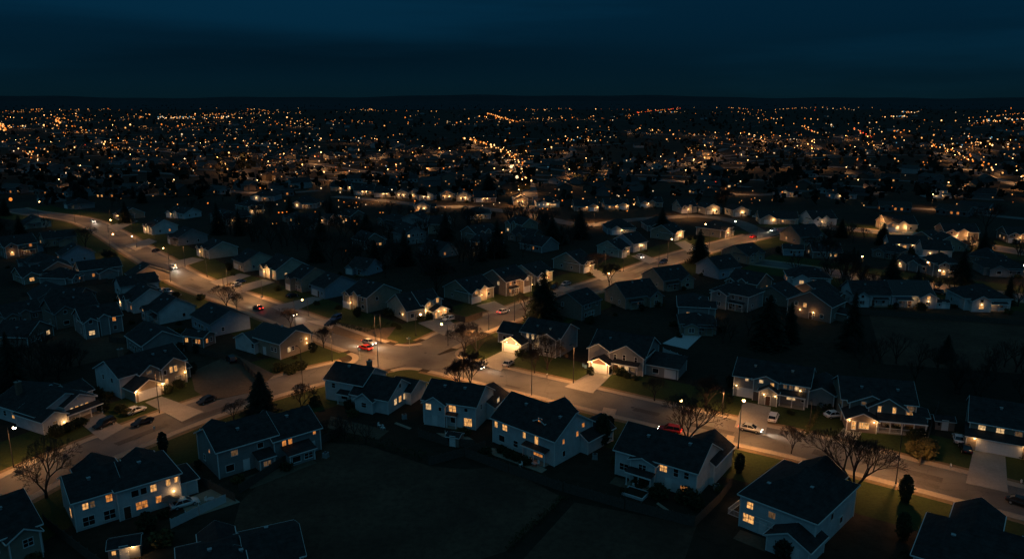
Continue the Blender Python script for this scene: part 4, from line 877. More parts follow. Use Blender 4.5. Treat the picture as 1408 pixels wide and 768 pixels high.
# repairs in the asphalt
RP = random.Random(3); pm = MB()
for r in (R1, R1, R2):
    for _ in range(9):
        i = RP.randrange(8, len(r.c) - 8); d = (r.c[i + 1] - r.c[i]).normalized(); o_ = RP.uniform(-4, 4); w_ = RP.uniform(.4, 1.3); l_ = RP.uniform(1.5, 9)
        if blocked(r.c[i], [q for q in (R1, R2) if q is not r], 12): continue
        p = r.c[i] + r.n[i] * o_; a, b = (w_, l_) if abs(o_) + w_ < 4.6 else (.4, 2)
        q = [p - r.n[i] * a - d * b, p + r.n[i] * a - d * b, p + r.n[i] * a + d * b, p - r.n[i] * a + d * b]
        pm.add([(v.x, v.y, .052 + .0007 * len(pm.f)) for v in q], [(3, 2, 1, 0)], 'asphalt_patch')
kind(pm.build('road_patch'), 'structure')
for k, (x, y, l) in enumerate([(585, 485, 'round manhole cover in the middle of the crossing'), (520, 487, 'round manhole cover at the near side of the crossing'), (690, 517, 'manhole cover on the through street before the garages'), (330, 548, 'manhole cover on the near half of the cross street'), (870, 560, 'manhole cover on the through street above the red car'), (655, 455, 'manhole cover beyond the crossing')]):
    m = MB(); m.tube((0, 0, .05), (0, 0, .075), .42, .42, 16, 'metal_dark'); tag(m.build('manhole_cover', None, G(x, y)), l, 'manhole')
# ------------------------------------------------------------------ cars
def car_meshes(suv, on):
    k = ('car', suv, on)
    if k in MC: return MC[k]
    if suv: st = [(-2.3, .55, .95, .72), (-2.2, .38, 1.02, .86), (-1.3, .30, 1.05, .92), (0, .28, 1.06, .93), (1.1, .30, 1.04, .92), (1.5, .34, .98, .90), (2.2, .40, .84, .82), (2.35, .52, .70, .66)]; top = [(-2.15, .80), (-1.95, .70), (.35, .70), (1.2, .82)]; zr = 1.68
    else: st = [(-2.25, .5, .86, .70), (-2.12, .36, .92, .82), (-1.4, .28, .93, .88), (0, .26, .92, .90), (1.0, .28, .90, .89), (1.4, .32, .86, .87), (2.1, .36, .72, .80), (2.28, .46, .60, .64)]; top = [(-1.75, .80), (-1.05, .66), (.25, .66), (1.15, .80)]; zr = 1.42
    b = MB(); vs = []; fs = []
    for (x, z0, z1, w) in st: vs += [(x, -w * .9, z0), (x, -w, (z0 + z1) / 2), (x, -w * .94, z1 - .05), (x, -w * .78, z1), (x, w * .78, z1), (x, w * .94, z1 - .05), (x, w, (z0 + z1) / 2), (x, w * .9, z0)]
    for i in range(len(st) - 1):
        for j in range(8): a = i * 8 + j; c = i * 8 + (j + 1) % 8; fs.append((a, a + 8, c + 8, c))
    fs += [tuple(range(8)), tuple(range(len(vs) - 1, len(vs) - 9, -1))]; b.add(vs, fs, 'paint_grey')
    zb = st[3][2] - .02; g = MB(); (x0, w0), (x1, w1), (x2, w2), (x3, w3) = top
    g.add([(x0, -w0, zb), (x3, -w3, zb), (x3, w3, zb), (x0, w0, zb), (x1, -w1, zr), (x2, -w2, zr), (x2, w2, zr), (x1, w1, zr)], [(3, 2, 1, 0), (4, 5, 6, 7), (0, 1, 5, 4), (1, 2, 6, 5), (2, 3, 7, 6), (3, 0, 4, 7)], 'car_glass')
    r = MB(); r.add([(x1 - .05, -w1 - .02, zr - .02), (x2 + .05, -w2 - .02, zr - .02), (x2 + .05, w2 + .02, zr - .02), (x1 - .05, w1 + .02, zr - .02), (x1 + .05, -w1 + .1, zr + .06), (x2 - .1, -w2 + .1, zr + .06), (x2 - .1, w2 - .1, zr + .06), (x1 + .05, w1 - .1, zr + .06)], [(3, 2, 1, 0), (4, 5, 6, 7), (0, 1, 5, 4), (1, 2, 6, 5), (2, 3, 7, 6), (3, 0, 4, 7)], 'paint_grey')
    for s in (-1, 1):
        for (xa, wa, xb, wb) in ((x0, w0, x1, w1), (x3, w3, x2, w2)): r.tube((xa, s * wa, zb), (xb, s * wb, zr), .05, .05, 4, 'paint_grey')
        r.tube(((x1 + x2) / 2, s * (w0 + .01), zb), ((x1 + x2) / 2, s * (w1 + .01), zr), .045, .045, 4, 'paint_grey')
    ty = MB(); ty.tube((0, -.11, 0), (0, .11, 0), .33, .33, 14, 'tyre'); ri = MB(); ri.tube((0, -.125, 0), (0, .125, 0), .19, .19, 10, 'metal_pale')
    hl = MB(); hl.ball((0, 0, 0), .15 if on else .12, 'headlight_on' if on else 'lamp_glass', 8, 5, .6)
    tl = MB(); tl.box(-.05, .05, -.17, .17, -.08, .08, 'taillight_on' if on else 'tail_glass')
    mi = MB(); mi.box(-.06, .08, -.1, .1, -.07, .07, 'paint_grey')
    MC[k] = dict(body=b.mesh('body'), glass=g.mesh('window'), roof=r.mesh('roof'), tyre=ty.mesh('tyre'), rim=ri.mesh('rim'), head=hl.mesh('headlight'), tail=tl.mesh('taillight'), mirror=mi.mesh('mirror'), zt=st[0][2] - .12, zh=st[-1][2] - .05, x0=st[0][0], x1=st[-1][0], w=st[3][3], xm=x3 - .15)
    for kk in ('body',): MC[k][kk].polygons.foreach_set('use_smooth', [True] * len(MC[k][kk].polygons))
    return MC[k]
def car(x, y, to, paint, label, suv=False, on=False, beam=0, group=None, z=.02, world=None, flip=False):
    """a car standing at picture point (x, y), its nose towards the picture point to (or along a heading in degrees)"""
    p = world or G(x, y)
    if isinstance(to, tuple): q = G(*to); a = math.atan2(q.y - p.y, q.x - p.x)
    else: a = math.radians(to)
    t = thing('car', label, 'car', (p.x, p.y, z), a, group); M = car_meshes(suv, on)
    for nm, key in (('body', 'body'), ('window', 'glass'), ('roof', 'roof')):
        o = link(nm, M[key], t)
        if key != 'glass': o.material_slots[0].link = 'OBJECT'; o.material_slots[0].material = MATS[paint]
    for sx in (-1.38, 1.38):
        for sy in (-1, 1): w = link('wheel', M['tyre'], t, (sx, sy * (M['w'] - .1), .33)); link('rim', M['rim'], w)
    for sy in (-1, 1):
        link('headlight', M['head'], t, (M['x1'] - .08, sy * .56, M['zh'])); link('taillight', M['tail'], t, (M['x0'] + .03, sy * .55, M['zt']))
        mr = link('mirror', M['mirror'], t, (M['xm'] - .1, sy * (M['w'] + .06), 1.0)); mr.material_slots[0].link = 'OBJECT'; mr.material_slots[0].material = MATS[paint]
    if beam:
        for sy in (-1, 1): point_light(t, (M['x1'] + .1, sy * .56, M['zh'] + .05), beam, (1, .84, .62), .06, 50, .9, (math.radians(82), 0, math.radians(-90)))
        point_light(t, (M['x0'] - .15, 0, M['zt']), beam * .035, (1, .05, .02), .3, 150, .8, (math.radians(-75), 0, math.radians(-90)))
    return t
car(144, 586, (120, 596), 'paint_black', 'black hatchback on the left bungalow driveway', True)
car(196, 583, (170, 592), 'paint_black', 'black saloon parked at the kerb just below the lit garage')
car(187, 567, (200, 562), 'paint_white', 'white car tucked beside the garage wing of the tan house')
car(284, 553, (262, 561), 'paint_black', 'dark car parked at the kerb by the round lawn of the tan house')
car(318, 497, (308, 488), 'paint_black', 'dark car alone on the unlit gravel lot', True)
car(254, 695, (290, 684), 'paint_white', 'white car in the walled yard beside the patio house', False)
car(699, 502, (715, 490), 'paint_silver', 'silver car on the driveway of the blazing white garage')
car(921, 594, (890, 589), 'paint_red', 'bright red car parked behind the white house with the long slate roof', True, True)
car(1001, 627, (1008, 607), 'paint_black', 'dark blue van like car between the red car and the tall lamp', True)
car(1063, 577, (1068, 565), 'paint_white', 'white saloon on the driveway of the grey gabled house', True)
car(1147, 573, (1158, 572), 'paint_white', 'small white car beside the yellow lit gable porch')
car(1317, 606, (1312, 590), 'paint_white', 'white car on the dark drive left of the wide garage')
car(1327, 619, (1322, 610), 'paint_black', 'black car behind the white one near the wide garage')
car(1404, 694, (1420, 699), 'paint_black', 'dark car at the kerb on the lower right edge')
car(618, 440, (600, 444), 'paint_white', 'white convertible looking car on the drive of the bright corner house')
car(610, 437, (596, 441), 'paint_silver', 'silver car beside the white one at the bright corner house')
car(462, 440, (448, 446), 'paint_blue', 'dark blue car on the drive below the twin white porch gables', True)
car(455, 447, (440, 452), 'paint_black', 'black car nearest the kerb below the twin white porch gables')
car(402, 408, (420, 404), 'paint_black', 'black car on the pale drive of the narrow tan gable house')
car(331, 389, (345, 385), 'paint_blue', 'blue car in front of the bright porch cluster')
car(325, 393, (338, 389), 'paint_white', 'white car second in front of the bright porch cluster')
car(215, 346, (232, 341), 'paint_black', 'dark car on the drive near the small lit lamp')
car(216, 401, (200, 396), 'paint_white', 'white car at the near kerb behind the long brown roof')
car(231, 402, (245, 406), 'paint_silver', 'silver car right of the white one behind the long brown roof')
car(692, 430, (708, 425), 'paint_white', 'white car with its lamps on waiting on the cross street', False, True, 250)
car(762, 397, (748, 403), 'paint_black', 'black car in front of the brightest white trimmed porch')
car(778, 392, (764, 396), 'paint_silver', 'silver car in front of the brightest white trimmed porch')
car(912, 362, (896, 367), 'paint_blue', 'dark blue car parked on the cross street by the bright driveway', True)
car(880, 354, (894, 360), 'paint_white', 'white car with lamps on coming down the bright driveway', False, True, 200)
car(958, 344, (945, 341), 'paint_white', 'white car on the drive behind the tall conifer', False, True, 120)
car(1040, 299, (1052, 300), 'paint_white', 'white car outside the glowing living room house')
car(1340, 334, (1352, 336), 'paint_grey', 'grey car outside the arched lit entry house')
car(1292, 404, (1310, 407), 'paint_grey', 'grey car at the lane lamp near the garden shed', True)
# the traffic: cars stopped at rest in their lanes, lamps lit
def along(road, px, lane, toward, paint, label, suv=False, beam=1600):
    i = road.near(G(*px)); a = road.c[max(i - 2, 0)]; b = road.c[min(i + 2, len(road.c) - 1)]; d = (b - a).normalized() * toward
    p = road.c[i] + road.n[i] * lane
    car(0, 0, math.degrees(math.atan2(d.y, d.x)), paint, label, suv, True, beam, 'cars driving with their lamps on', .045, p)
along(R1, (1030, 598), 1.7, 1, 'paint_silver', 'silver car with white headlamps near the tall glowing lamp on the through street')
along(R1, (655, 507), 1.7, 1, 'paint_black', 'black car with headlamps on just right of the crossing')
along(R1, (505, 474), 1.9, 1, 'paint_silver', 'silver car with headlamps on about to enter the crossing', False)
along(R1, (395, 434), 1.9, 1, 'paint_black', 'black car with headlamps on second in line before the crossing')
along(R1, (505, 480), -1.9, -1, 'paint_red', 'red car with red tail lamps leaving the crossing to the left')
along(R1, (365, 424), -1.9, -1, 'paint_grey', 'grey car with red tail lamps behind the round shrub')
along(R1, (232, 370), 1.6, 1, 'paint_white', 'white car with headlamps on in the bend of the left street', True)
along(R1, (112, 307), 1.8, 1, 'paint_white', 'white car with headlamps on in the far left curve')
along(R2, (975, 343), 1.8, -1, 'paint_white', 'white car with headlamps on coming past the tall conifer')
along(R2, (1040, 328), -1.8, 1, 'paint_red', 'red car with tail lamps on near the bend of the cross street')
along(R2, (1062, 318), 1.8, -1, 'paint_white', 'white car with headlamps on at the bend of the cross street')
# ------------------------------------------------------------------ trees
def bare_tree_mesh(seed, h, spread=.5, depth=6, trunk=.26, dens=1.0):
    R = random.Random(seed); t = MB(); c = MB()
    def grow(p, d, ln, r, k):
        n = 2 if k < 2 else 1; q = p; dd = d
        for i in range(n):
            dd = (dd + Vector((R.uniform(-1, 1), R.uniform(-1, 1), R.uniform(-.4, .7))) * .13).normalized()
            e = q + dd * (ln / n); r1 = r * (1 - .32 / n * (i + 1))
            (t if k < 3 else c).tube(q, e, r * (1 - .32 / n * i), r1, 6 if k < 2 else (4 if k < 4 else 3), 'bark' if k < 3 else 'twig', k == 0)
            q = e
        if k >= depth: return
        m = R.choice([2, 3, 3]) if k else R.choice([3, 4])
        if k >= 3: m = R.choice([3, 3, 4] if dens >= 1 else [2, 3])
        base = R.uniform(0, 6.28)
        for j in range(m):
            a = base + j * 6.283 / m + R.uniform(-.5, .5); o = dd.orthogonal().normalized(); s = dd.cross(o)
            sp = R.uniform(spread * .6, spread * 1.25)
            nd = (dd * math.cos(sp) + (o * math.cos(a) + s * math.sin(a)) * math.sin(sp)); nd = (nd + Vector((0, 0, .12))).normalized()
            grow(q if j < 2 else q - dd * ln * R.uniform(.05, .35), nd, (ln * R.uniform(1.35, 1.75) if k == 0 else ln * R.uniform(.62, .82)), max(r * R.uniform(.55, .7), .021), k + 1)
    grow(Vector((0, 0, 0)), Vector((0, 0, 1)), h * .16, trunk, 0)
    return t.mesh('trunk'), c.mesh('crown')
def leaf_cards(m, R, p, n, s, r, mat):
    for _ in range(n):
        q = p + Vector((R.gauss(0, r), R.gauss(0, r), R.gauss(0, r * .8)))
        a = Vector((R.uniform(-1, 1), R.uniform(-1, 1), R.uniform(-1, 1))).normalized(); b = a.orthogonal().normalized(); b = (b * math.cos(R.uniform(0, 6)) + a.cross(b) * math.sin(R.uniform(0, 6))).normalized()
        e = a.cross(b); k = s * R.uniform(.6, 1.3)
        m.add([q - b * k, q + e * k * .5, q + b * k, q - e * k * .5], [(0, 1, 2, 3)], mat)
def conifer_mesh(seed, h, w):
    R = random.Random(seed); t = MB(); c = MB(); t.tube((0, 0, 0), (0, 0, h * .97), h * .02 + .06, .03, 7, 'bark')
    z = h * .07
    while z < h * .99:
        f = 1 - z / h; rr = w * (f ** .7) * R.uniform(.75, 1.12); nb = max(5, int(6 + 11 * f)); a0 = R.uniform(0, 6)
        for j in range(nb):
            a = a0 + j * 6.283 / nb + R.uniform(-.25, .25); ln = rr * R.uniform(.7, 1.1); d = Vector((math.cos(a), math.sin(a), 0)); s = Vector((-d.y, d.x, 0)); p = Vector((0, 0, z))
            for k in range(6):
                u = (k + .5) / 6; q = p + d * ln * u + Vector((0, 0, -ln * .28 * u * u + .15)); wd = (.62 * (1 - u * .55)) * max(.5, ln * .45)
                for sg in (-1, 1):
                    tip = q + s * sg * wd * R.uniform(.8, 1.4) + d * wd * .8 + Vector((0, 0, -wd * R.uniform(.2, .7)))
                    c.add([q - d * .1 * ln, q + d * .2 * ln, tip, q + s * sg * wd * .3 - d * .05], [(0, 1, 2, 3)], 'needle')
        z += h * .022 * (1 + f)
    return t.mesh('trunk'), c.mesh('crown')
def shrub_mesh(seed, w, h, mat='leaf', n=70, s=.22, stems=True):
    R = random.Random(seed); c = MB(); t = MB()
    for k in range(n):
        a = R.uniform(0, 6.283); u = R.uniform(-1, 1); rr = math.sqrt(max(0, 1 - u * u)) * R.uniform(.55, 1.05)
        leaf_cards(c, R, Vector((w * rr * math.cos(a), w * rr * math.sin(a), h * .52 + h * .48 * u)), 14, s, w * .16, mat)
    for k in range(5): a = k * 1.256; t.tube((0, 0, 0), (w * .4 * math.cos(a), w * .4 * math.sin(a), h * .7), .05, .02, 4, 'bark')
    return t.mesh('stem'), c.mesh('foliage')
def plant(nm, meshes, cat, x, y, label, sc=1.0, group=None, world=None, parts=('trunk', 'crown')):
    p = world or G(x, y); t = thing(nm, label, cat, p, U(0, 6.28), group); t.scale = (sc, sc, sc * U(.95, 1.05))
    link(parts[0], meshes[0], t); link(parts[1], meshes[1], t); return t
BT = [bare_tree_mesh(11, 10.5, .5, 7, .28), bare_tree_mesh(12, 10.5, .46, 7, .26), bare_tree_mesh(15, 10, .55, 7, .3), bare_tree_mesh(17, 10.5, .42, 7, .24)]
BTs = [bare_tree_mesh(s, 9, .5, 5, .24) for s in (21, 22, 23, 24)]
CT = [conifer_mesh(31, 10.5, 4.9), conifer_mesh(32, 13, 4.8), conifer_mesh(33, 12, 3.4)]
SH = [shrub_mesh(41, 1.0, 1.5), shrub_mesh(42, 1.2, 1.4), shrub_mesh(43, 1.0, 1.3, 'leaf_olive')]
COLS = [shrub_mesh(45, .75, 4.0, 'needle', 120, .2), shrub_mesh(46, 1.0, 4.5, 'leaf', 130, .2)]
bt = lambda i, x, y, l, s=1.0: plant('bare_tree', BT[i], 'tree', x, y, l, s)
bt(2, 64, 684, 'spreading bare tree beside the white patio house at the lower left', .95)
bt(0, 1172, 684, 'largest bare tree, standing beyond the tall white house at the right', 1.22)
bt(3, 648, 536, 'bare reddish tree behind the four window house near the crossing', .92)
bt(1, 632, 540, 'slim bare tree left of the reddish one near the crossing', .8)
bt(0, 945, 616, 'bare tree rising behind the white house next to the red car', 1.05)
bt(2, 900, 551, 'small bare tree on the lawn left of the dark driveway', .62)
bt(1, 970, 565, 'bare tree at the end of the dark driveway left of the grey gabled house', .88)
bt(3, 1088, 623, 'small round bare tree at the near kerb right of the tall lamp', .52)
bt(2, 640, 490, 'round dense bare tree on the corner lawn by the garage house', 1.05)
bt(0, 655, 488, 'second bare tree crowding the corner lawn by the garage house', .75)
bt(1, 735, 513, 'bare tree at the edge of the silver car driveway', .7)
bt(2, 752, 508, 'brownish bare tree between the two lit garages', .95)
bt(0, 312, 424, 'wide bare tree on the near kerb of the left street', .78)
bt(3, 326, 426, 'smaller bare tree right of the wide one on the near kerb of the left street', .55)
bt(2, 400, 450, 'low spreading bare tree beside the roof of the tan gable house', .62)
bt(1, 445, 478, 'thin bare tree on the lawn corner of the tan gable house', .6)
bt(2, 322, 578, 'rounded bare shrub tree left of the dark conifer', .45)
bt(0, 415, 565, 'bushy bare tree right of the dark conifer at the cross street', .62)
bt(1, 600, 410, 'large pale bare tree at the edge of the dark woods behind the corner house', 1.5)
bt(3, 838, 394, 'bare tree full of reflected light beside the low amber lamp', .85)
bt(0, 822, 372, 'dark reddish bare tree on the lawn of the small teal roofed house', .8)
bt(2, 722, 432, 'bare tree in front of the large conifer on the cross street', .7)
bt(1, 996, 294, 'bare tree behind the broad hipped corner house', 1.5)
bt(3, 1160, 395, 'wide bare tree by the bright globe lamp of the dark lane', 1.3)
bt(0, 1135, 365, 'bare tree left of the bright globe lamp of the dark lane', 1.2)
bt(2, 1356, 318, 'bare tree between the arched entry house and the right edge house', 1.5)
bt(1, 148, 372, 'bare tree behind the four round windows house', .9)
bt(0, 118, 340, 'bare tree at the near kerb inside the left street curve', .9)
bt(1, 345, 590, 'leafless tree screening the pale grey house from the street', .5)
ct = lambda i, x, y, l, s=1.0: plant('conifer_tree', CT[i], 'tree', x, y, l, s)
ct(0, 360, 567, 'dark spruce standing alone between the cross street and the pale grey house', .86)
ct(1, 748, 440, 'large dark conifer beside the cross street right of the crossing', 1.28)
ct(2, 738, 437, 'second conifer leaning into the large one on the cross street', .95)
ct(1, 961, 362, 'tall conifer in front of the cross street lights', 1.15)
ct(2, 1170, 478, 'broad black conifer in the dark field at the right', 1.35)
ct(0, 1055, 476, 'black conifer in the yards above the grey gabled house', 1.35)
ct(2, 1085, 470, 'slimmer black conifer right of the one above the grey gabled house', 1.0)
ct(0, 1213, 336, 'small pointed conifer left of the teal walled house', .95)
ct(1, 910, 322, 'dark conifer rising behind the floodlit porch house', 1.1)
ct(2, 300, 322, 'tall black conifer behind the row of four amber lamps', 1.4)
ct(0, 672, 268, 'black conifer at the foot of the lit boulevard', 1.6)
def sh(i, x, y, l, s=1.0, big=None): return plant('shrub', (big or SH)[i], 'shrub', x, y, l, s, None, None, ('stem', 'foliage'))
sh(0, 225, 622, 'dark columnar cypress behind the white patio house', 1.0, COLS)
sh(1, 829, 612, 'thick dark evergreen column between two white houses', 1.35, COLS); sh(0, 838, 600, 'slim dark evergreen right of the thick one', 1.1, COLS)
sh(0, 1016, 650, 'dark columnar evergreen at the foot of the tall lamp', 1.0, COLS)
sh(1, 1244, 690, 'clipped dark evergreen block at the near kerb, lower right', 1.05, COLS);
sh(1, 1240, 742, 'dark evergreen hedge bush beside the wide dark roofed house', 1.0, COLS)
sh(2, 1266, 628, 'tall yellowish shrub on the lawn of the brown house', 2.2); sh(2, 1276, 618, 'yellowish shrub behind the tall one on the brown house lawn', 1.6)
sh(2, 222, 748, 'golden lit bush in the back yard of the patio house', 1.6); sh(1, 203, 728, 'olive bush left of the golden one in the patio house yard', 1.3)
sh(0, 905, 684, 'dark pointed bush against the back wall of the slate roofed house', 1.5); sh(1, 880, 668, 'dark bush by the lean-to of the slate roofed house', 1.3)
sh(1, 944, 690, 'round dark bush at the corner of the slate roofed house', 1.5)
for i, (x, y) in enumerate([(230, 540), (246, 532), (177, 570), (166, 566)]): sh(i % 3, x, y, ['olive shrub under the gable of the tan house', 'rounded shrub by the lawn of the tan house', 'yellow green shrub left of the lit garage', 'low shrub between driveway and garage wing'][i], 1.1)
for i, (x, y) in enumerate([(95, 592), (108, 586), (140, 560)]): sh(i % 3, x, y, ['dark shrub right of the bungalow porch room', 'second dark shrub right of the bungalow porch room', 'pale boulder like shrub at the bungalow end'][i], 1.1)
for i, (x, y) in enumerate([(384, 510), (400, 513), (412, 508)]): sh(1, x, y, ['clipped round bush nearest the gravel lot', 'middle clipped round bush beside the near corner house', 'clipped round bush nearest the lamp corner'][i], 1.35)
for i, (x, y) in enumerate([(242, 409), (276, 412), (352, 580), (668, 628)]): sh(i % 3, x, y, ['round bush by the short drive on the near kerb', 'round dark shrub at the kerb of the left street', 'shrub between the conifer and the grey house', 'shrub by the patio of the long white house'][i], 1.2)
for i, (x, y) in enumerate([(690, 622), (700, 628), (712, 632), (722, 638)]): sh(i % 2, x, y, 'low dark shrub against the back wall of the long white house', .9).__setitem__('group', 'shrubs along the long white house')
for i, (x, y) in enumerate([(850, 515), (862, 519), (873, 522), (1218, 588), (1232, 590), (1246, 593), (548, 452), (542, 449)]): sh(i % 3, x, y, 'low shrub in the planted bed before a lit house', .75).__setitem__('group', 'front garden shrubs')
# hedges, clipped, with separate names
def hedge(pix, w, h, label, mat='leaf', n=26):
    P = [G(*p) for p in pix]; R = random.Random(len(label)); m = MB()
    for a, b in zip(P, P[1:]):
        k = int((b - a).length / .45)
        for i in range(k):
            p = a.lerp(b, i / k)
            for _ in range(n // 7): leaf_cards(m, R, p + Vector((R.uniform(-w, w), R.uniform(-w, w), R.uniform(.15, h))), 5, .2, .18, mat)
    return tag(m.build('hedge'), label, 'hedge')
hedge([(1106, 602), (1118, 580), (1130, 556)], .4, 1.1, 'yellowish clipped hedge between the grey house and the next lawn', 'leaf_olive')
hedge([(408, 600), (500, 608)], .7, 2.0, 'dark ragged hedge along the top of the dry field')
hedge([(505, 610), (590, 636)], .7, 2.0, 'dark hedge behind the four window house, beside the dry field')
hedge([(776, 686), (735, 722), (696, 757)], .5, 1.1, 'low dark hedge dividing the dry field')
hedge([(462, 446), (500, 456), (536, 447)], .6, 1.2, 'dark hedge around the empty corner lot')
RS = random.Random(9)
SHY = [shrub_mesh(51, .9, 1.1, 'leaf', 40), shrub_mesh(52, 1.3, 1.7, 'leaf', 55), shrub_mesh(53, 1.0, 2.4, 'needle', 55), shrub_mesh(54, 1.1, 1.2, 'leaf_olive', 40)]
for t, sz in HOUSES[:90]:
    if t.type != 'EMPTY': continue
    near_ = t.location.y < 240
    for _ in range(RS.choice([3, 4, 5]) if near_ else RS.choice([0, 1, 2])):
        u = RS.uniform(-1.5, sz + 1.5); v = RS.choice([RS.uniform(-3.2, -1.6), RS.uniform(-6, -3), RS.uniform(2, 10)]); u = RS.choice([-1.6, sz + 2.2]) if v > 0 else u
        a = t.rotation_euler.z; p = t.location + Vector((math.cos(a) * u - math.sin(a) * v, math.sin(a) * u + math.cos(a) * v, 0))
        if blocked(p, ROADS[:5], 2.5): continue
        plant('shrub', SHY[RS.randrange(4)], 'shrub', 0, 0, 'dark garden shrub close to a house wall', RS.uniform(.6, 1.25), 'shrubs round the houses', p, ('stem', 'foliage'))
# ------------------------------------------------------------------ woods between the streets: separate trees
lab = 'bare tree in the dark wood between the two streets'
def in_wood(n, poly, mk):
    xs = [p[0] for p in poly]; ys = [p[1] for p in poly]; k = 0; tries = 0
    gs = [G(*p) for p in poly]; x0, x1 = min(p.x for p in gs), max(p.x for p in gs); y0, y1 = min(p.y for p in gs), max(p.y for p in gs)
    def inside(p):
        c = False
        for a, b in zip(gs, gs[1:] + gs[:1]):
            if (a.y > p.y) != (b.y > p.y) and p.x < (b.x - a.x) * (p.y - a.y) / (b.y - a.y) + a.x: c = not c
        return c
    while k < n and tries < n * 60:
        tries += 1; p = Vector((U(x0, x1), U(y0, y1), 0))
        if inside(p) and not blocked(p, ROADS[:5], 4) and all((p - h[0].location).length > 6 + h[1] * .7 for h in HOUSES): mk(p); k += 1
def wood_tree(p): plant('bare_tree', random.choice(BTs), 'tree', 0, 0, lab, U(.9, 1.5), 'bare trees of the dark wood', p)
def wood_pine(p): plant('conifer_tree', random.choice(CT), 'tree', 0, 0, 'black conifer in the dark wood between the two streets', U(.8, 1.3), 'conifers of the dark wood', p)
# dim houses of the unlit back streets, with their parts
GRP = 'dim houses of the unlit back streets'; RB = random.Random(77)
def back_house(p):
    k = RB.randrange(10 ** 6); st = RB.choice(['plain', 'gable', 'end', 'hip', 'twin'])
    t = mid('dim roofed house among the unlit back yards', (704, 500), RB.choice([-46, -50, 44, -8, 80]) + RB.uniform(-6, 6), RB.uniform(9, 14), RB.uniform(9, 11), RB.choice([1, 1, 1.5, 2]), st, RB.choice([.4, .8, .9]), RB.choice([2, 3, 4, 3, 4]), gar=False, lamp=RB.choice([0, 0, 25, 35]), seed=k)
    t.location = p; t['group'] = GRP
def blk(poly, n):
    in_wood(n, poly, back_house)
WOOD_HOUSES = True
wood = [(300, 320), (330, 290), (560, 300), (760, 305), (830, 330), (740, 352), (640, 375), (560, 392), (520, 380), (430, 360), (360, 340)]
blk([(330, 300), (540, 305), (740, 315), (760, 335), (640, 360), (540, 365), (400, 335)], 16); blk([(0, 345), (100, 385), (190, 440), (250, 490), (120, 500), (0, 470)], 16); blk([(960, 400), (1080, 380), (1090, 440), (960, 440)], 6)
blk([(1110, 322), (1408, 352), (1408, 395), (1300, 385), (1110, 358)], 7); blk([(200, 300), (330, 285), (420, 290), (330, 310), (260, 320)], 4)
in_wood(130, wood, wood_tree); in_wood(15, wood, wood_pine)
def yard_tree(p): plant('bare_tree', random.choice(BTs), 'tree', 0, 0, 'bare tree among the unlit back yards', U(.6, 1.1), 'bare trees of the back yards', p)
def yard_pine(p): plant('conifer_tree', random.choice(CT), 'tree', 0, 0, 'dark conifer among the unlit back yards', U(.5, 1.0), 'conifers of the back yards', p)
for n1_, n2_, poly in ((34, 12, [(0, 330), (60, 345), (160, 420), (300, 480), (130, 500), (0, 560)]), (34, 5, [(830, 420), (960, 380), (1080, 345), (1300, 380), (1408, 420), (1408, 440), (1180, 430), (1050, 470), (940, 480)]),
                       (24, 1, [(1120, 480), (1408, 500), (1408, 560), (1290, 560), (1130, 490)]), (26, 6, [(1100, 320), (1408, 350), (1408, 380), (1100, 355)]), (10, 8, [(0, 330), (300, 300), (230, 270), (100, 262), (0, 280)])):
    in_wood(n1_, poly, yard_tree); in_wood(n2_, poly, yard_pine)
in_wood(10, [(440, 600), (560, 575), (660, 600), (760, 650), (840, 690), (640, 640)], lambda p: plant('bare_tree', random.choice(BTs), 'tree', 0, 0, 'small bare tree in the yards behind the white houses', U(.4, .65), 'small yard trees', p))
# ------------------------------------------------------------------ fences and yard things
def fence(pix, h, label, mat='wood_fence', gap=2.6):
    P = [G(*p) for p in pix]; t = thing('fence', label, 'fence', P[0])
    m = MB(); R = random.Random(len(label) + len(pix)); o = P[0]; n = 0
    for a, b in zip(P, P[1:]):
        d = (b - a); ln = d.length; d.normalize(); s = Vector((-d.y, d.x, 0)); k = int(ln / .3)
        for i in range(k):
            q = a + d * (i * .3) - o; hh = h + R.uniform(-.05, .05); w = .285; th = s * .025
            c = [q - th, q + d * w - th, q + d * w + th, q + th]
            m.add([(p.x, p.y, .04) for p in c] + [(p.x, p.y, hh) for p in c], [(3, 2, 1, 0), (4, 5, 6, 7), (0, 1, 5, 4), (1, 2, 6, 5), (2, 3, 7, 6), (3, 0, 4, 7)], mat)
        for i in range(int(ln / gap) + 1):
            if n > 90: break
            if ('fp', h, mat) not in MC:
                pm = MB(); pm.box(-.06, .06, -.06, .06, 0, h + .12, mat); pm.box(-.08, .08, -.08, .08, h + .121, h + .16, mat); MC[('fp', h, mat)] = pm.mesh('post')
            link('post', MC[('fp', h, mat)], t, a + d * (i * gap) + s * .1 - o, math.atan2(d.y, d.x)); n += 1
    m.build('board_panel', t); return t
fence([(330, 678), (400, 632), (470, 596)], 1.7, 'dark board fence on the left of the dry field')
fence([(590, 640), (640, 626), (668, 616)], 1.7, 'short dark board fence left of the long white house yard')
fence([(640, 628), (700, 650), (775, 676), (860, 700), (955, 724)], 1.8, 'long dark board fence between the white houses and the dry field')
fence([(955, 724), (990, 690), (1006, 668)], 1.8, 'dark board fence beside the tall white house')
fence([(253, 655), (290, 672), (325, 690)], 1.6, 'tan board fence between the two houses of the cross street', 'wood_fence')
fence([(236, 726), (275, 707), (312, 690)], 1.6, 'pale panel fence around the walled yard with the white car', 'panel_pale')
fence([(600, 432), (640, 444), (664, 436)], 1.9, 'lamp lit golden board fence right of the bright corner house')
fence([(911, 488), (944, 501)], 2.0, 'pale panel fence behind the low side annex', 'panel_pale')
fence([(575, 600), (612, 612), (655, 616)], 1.7, 'dark fence behind the four window house')
fence([(1265, 640), (1290, 560)], 1.6, 'dark board fence right of the brown house')
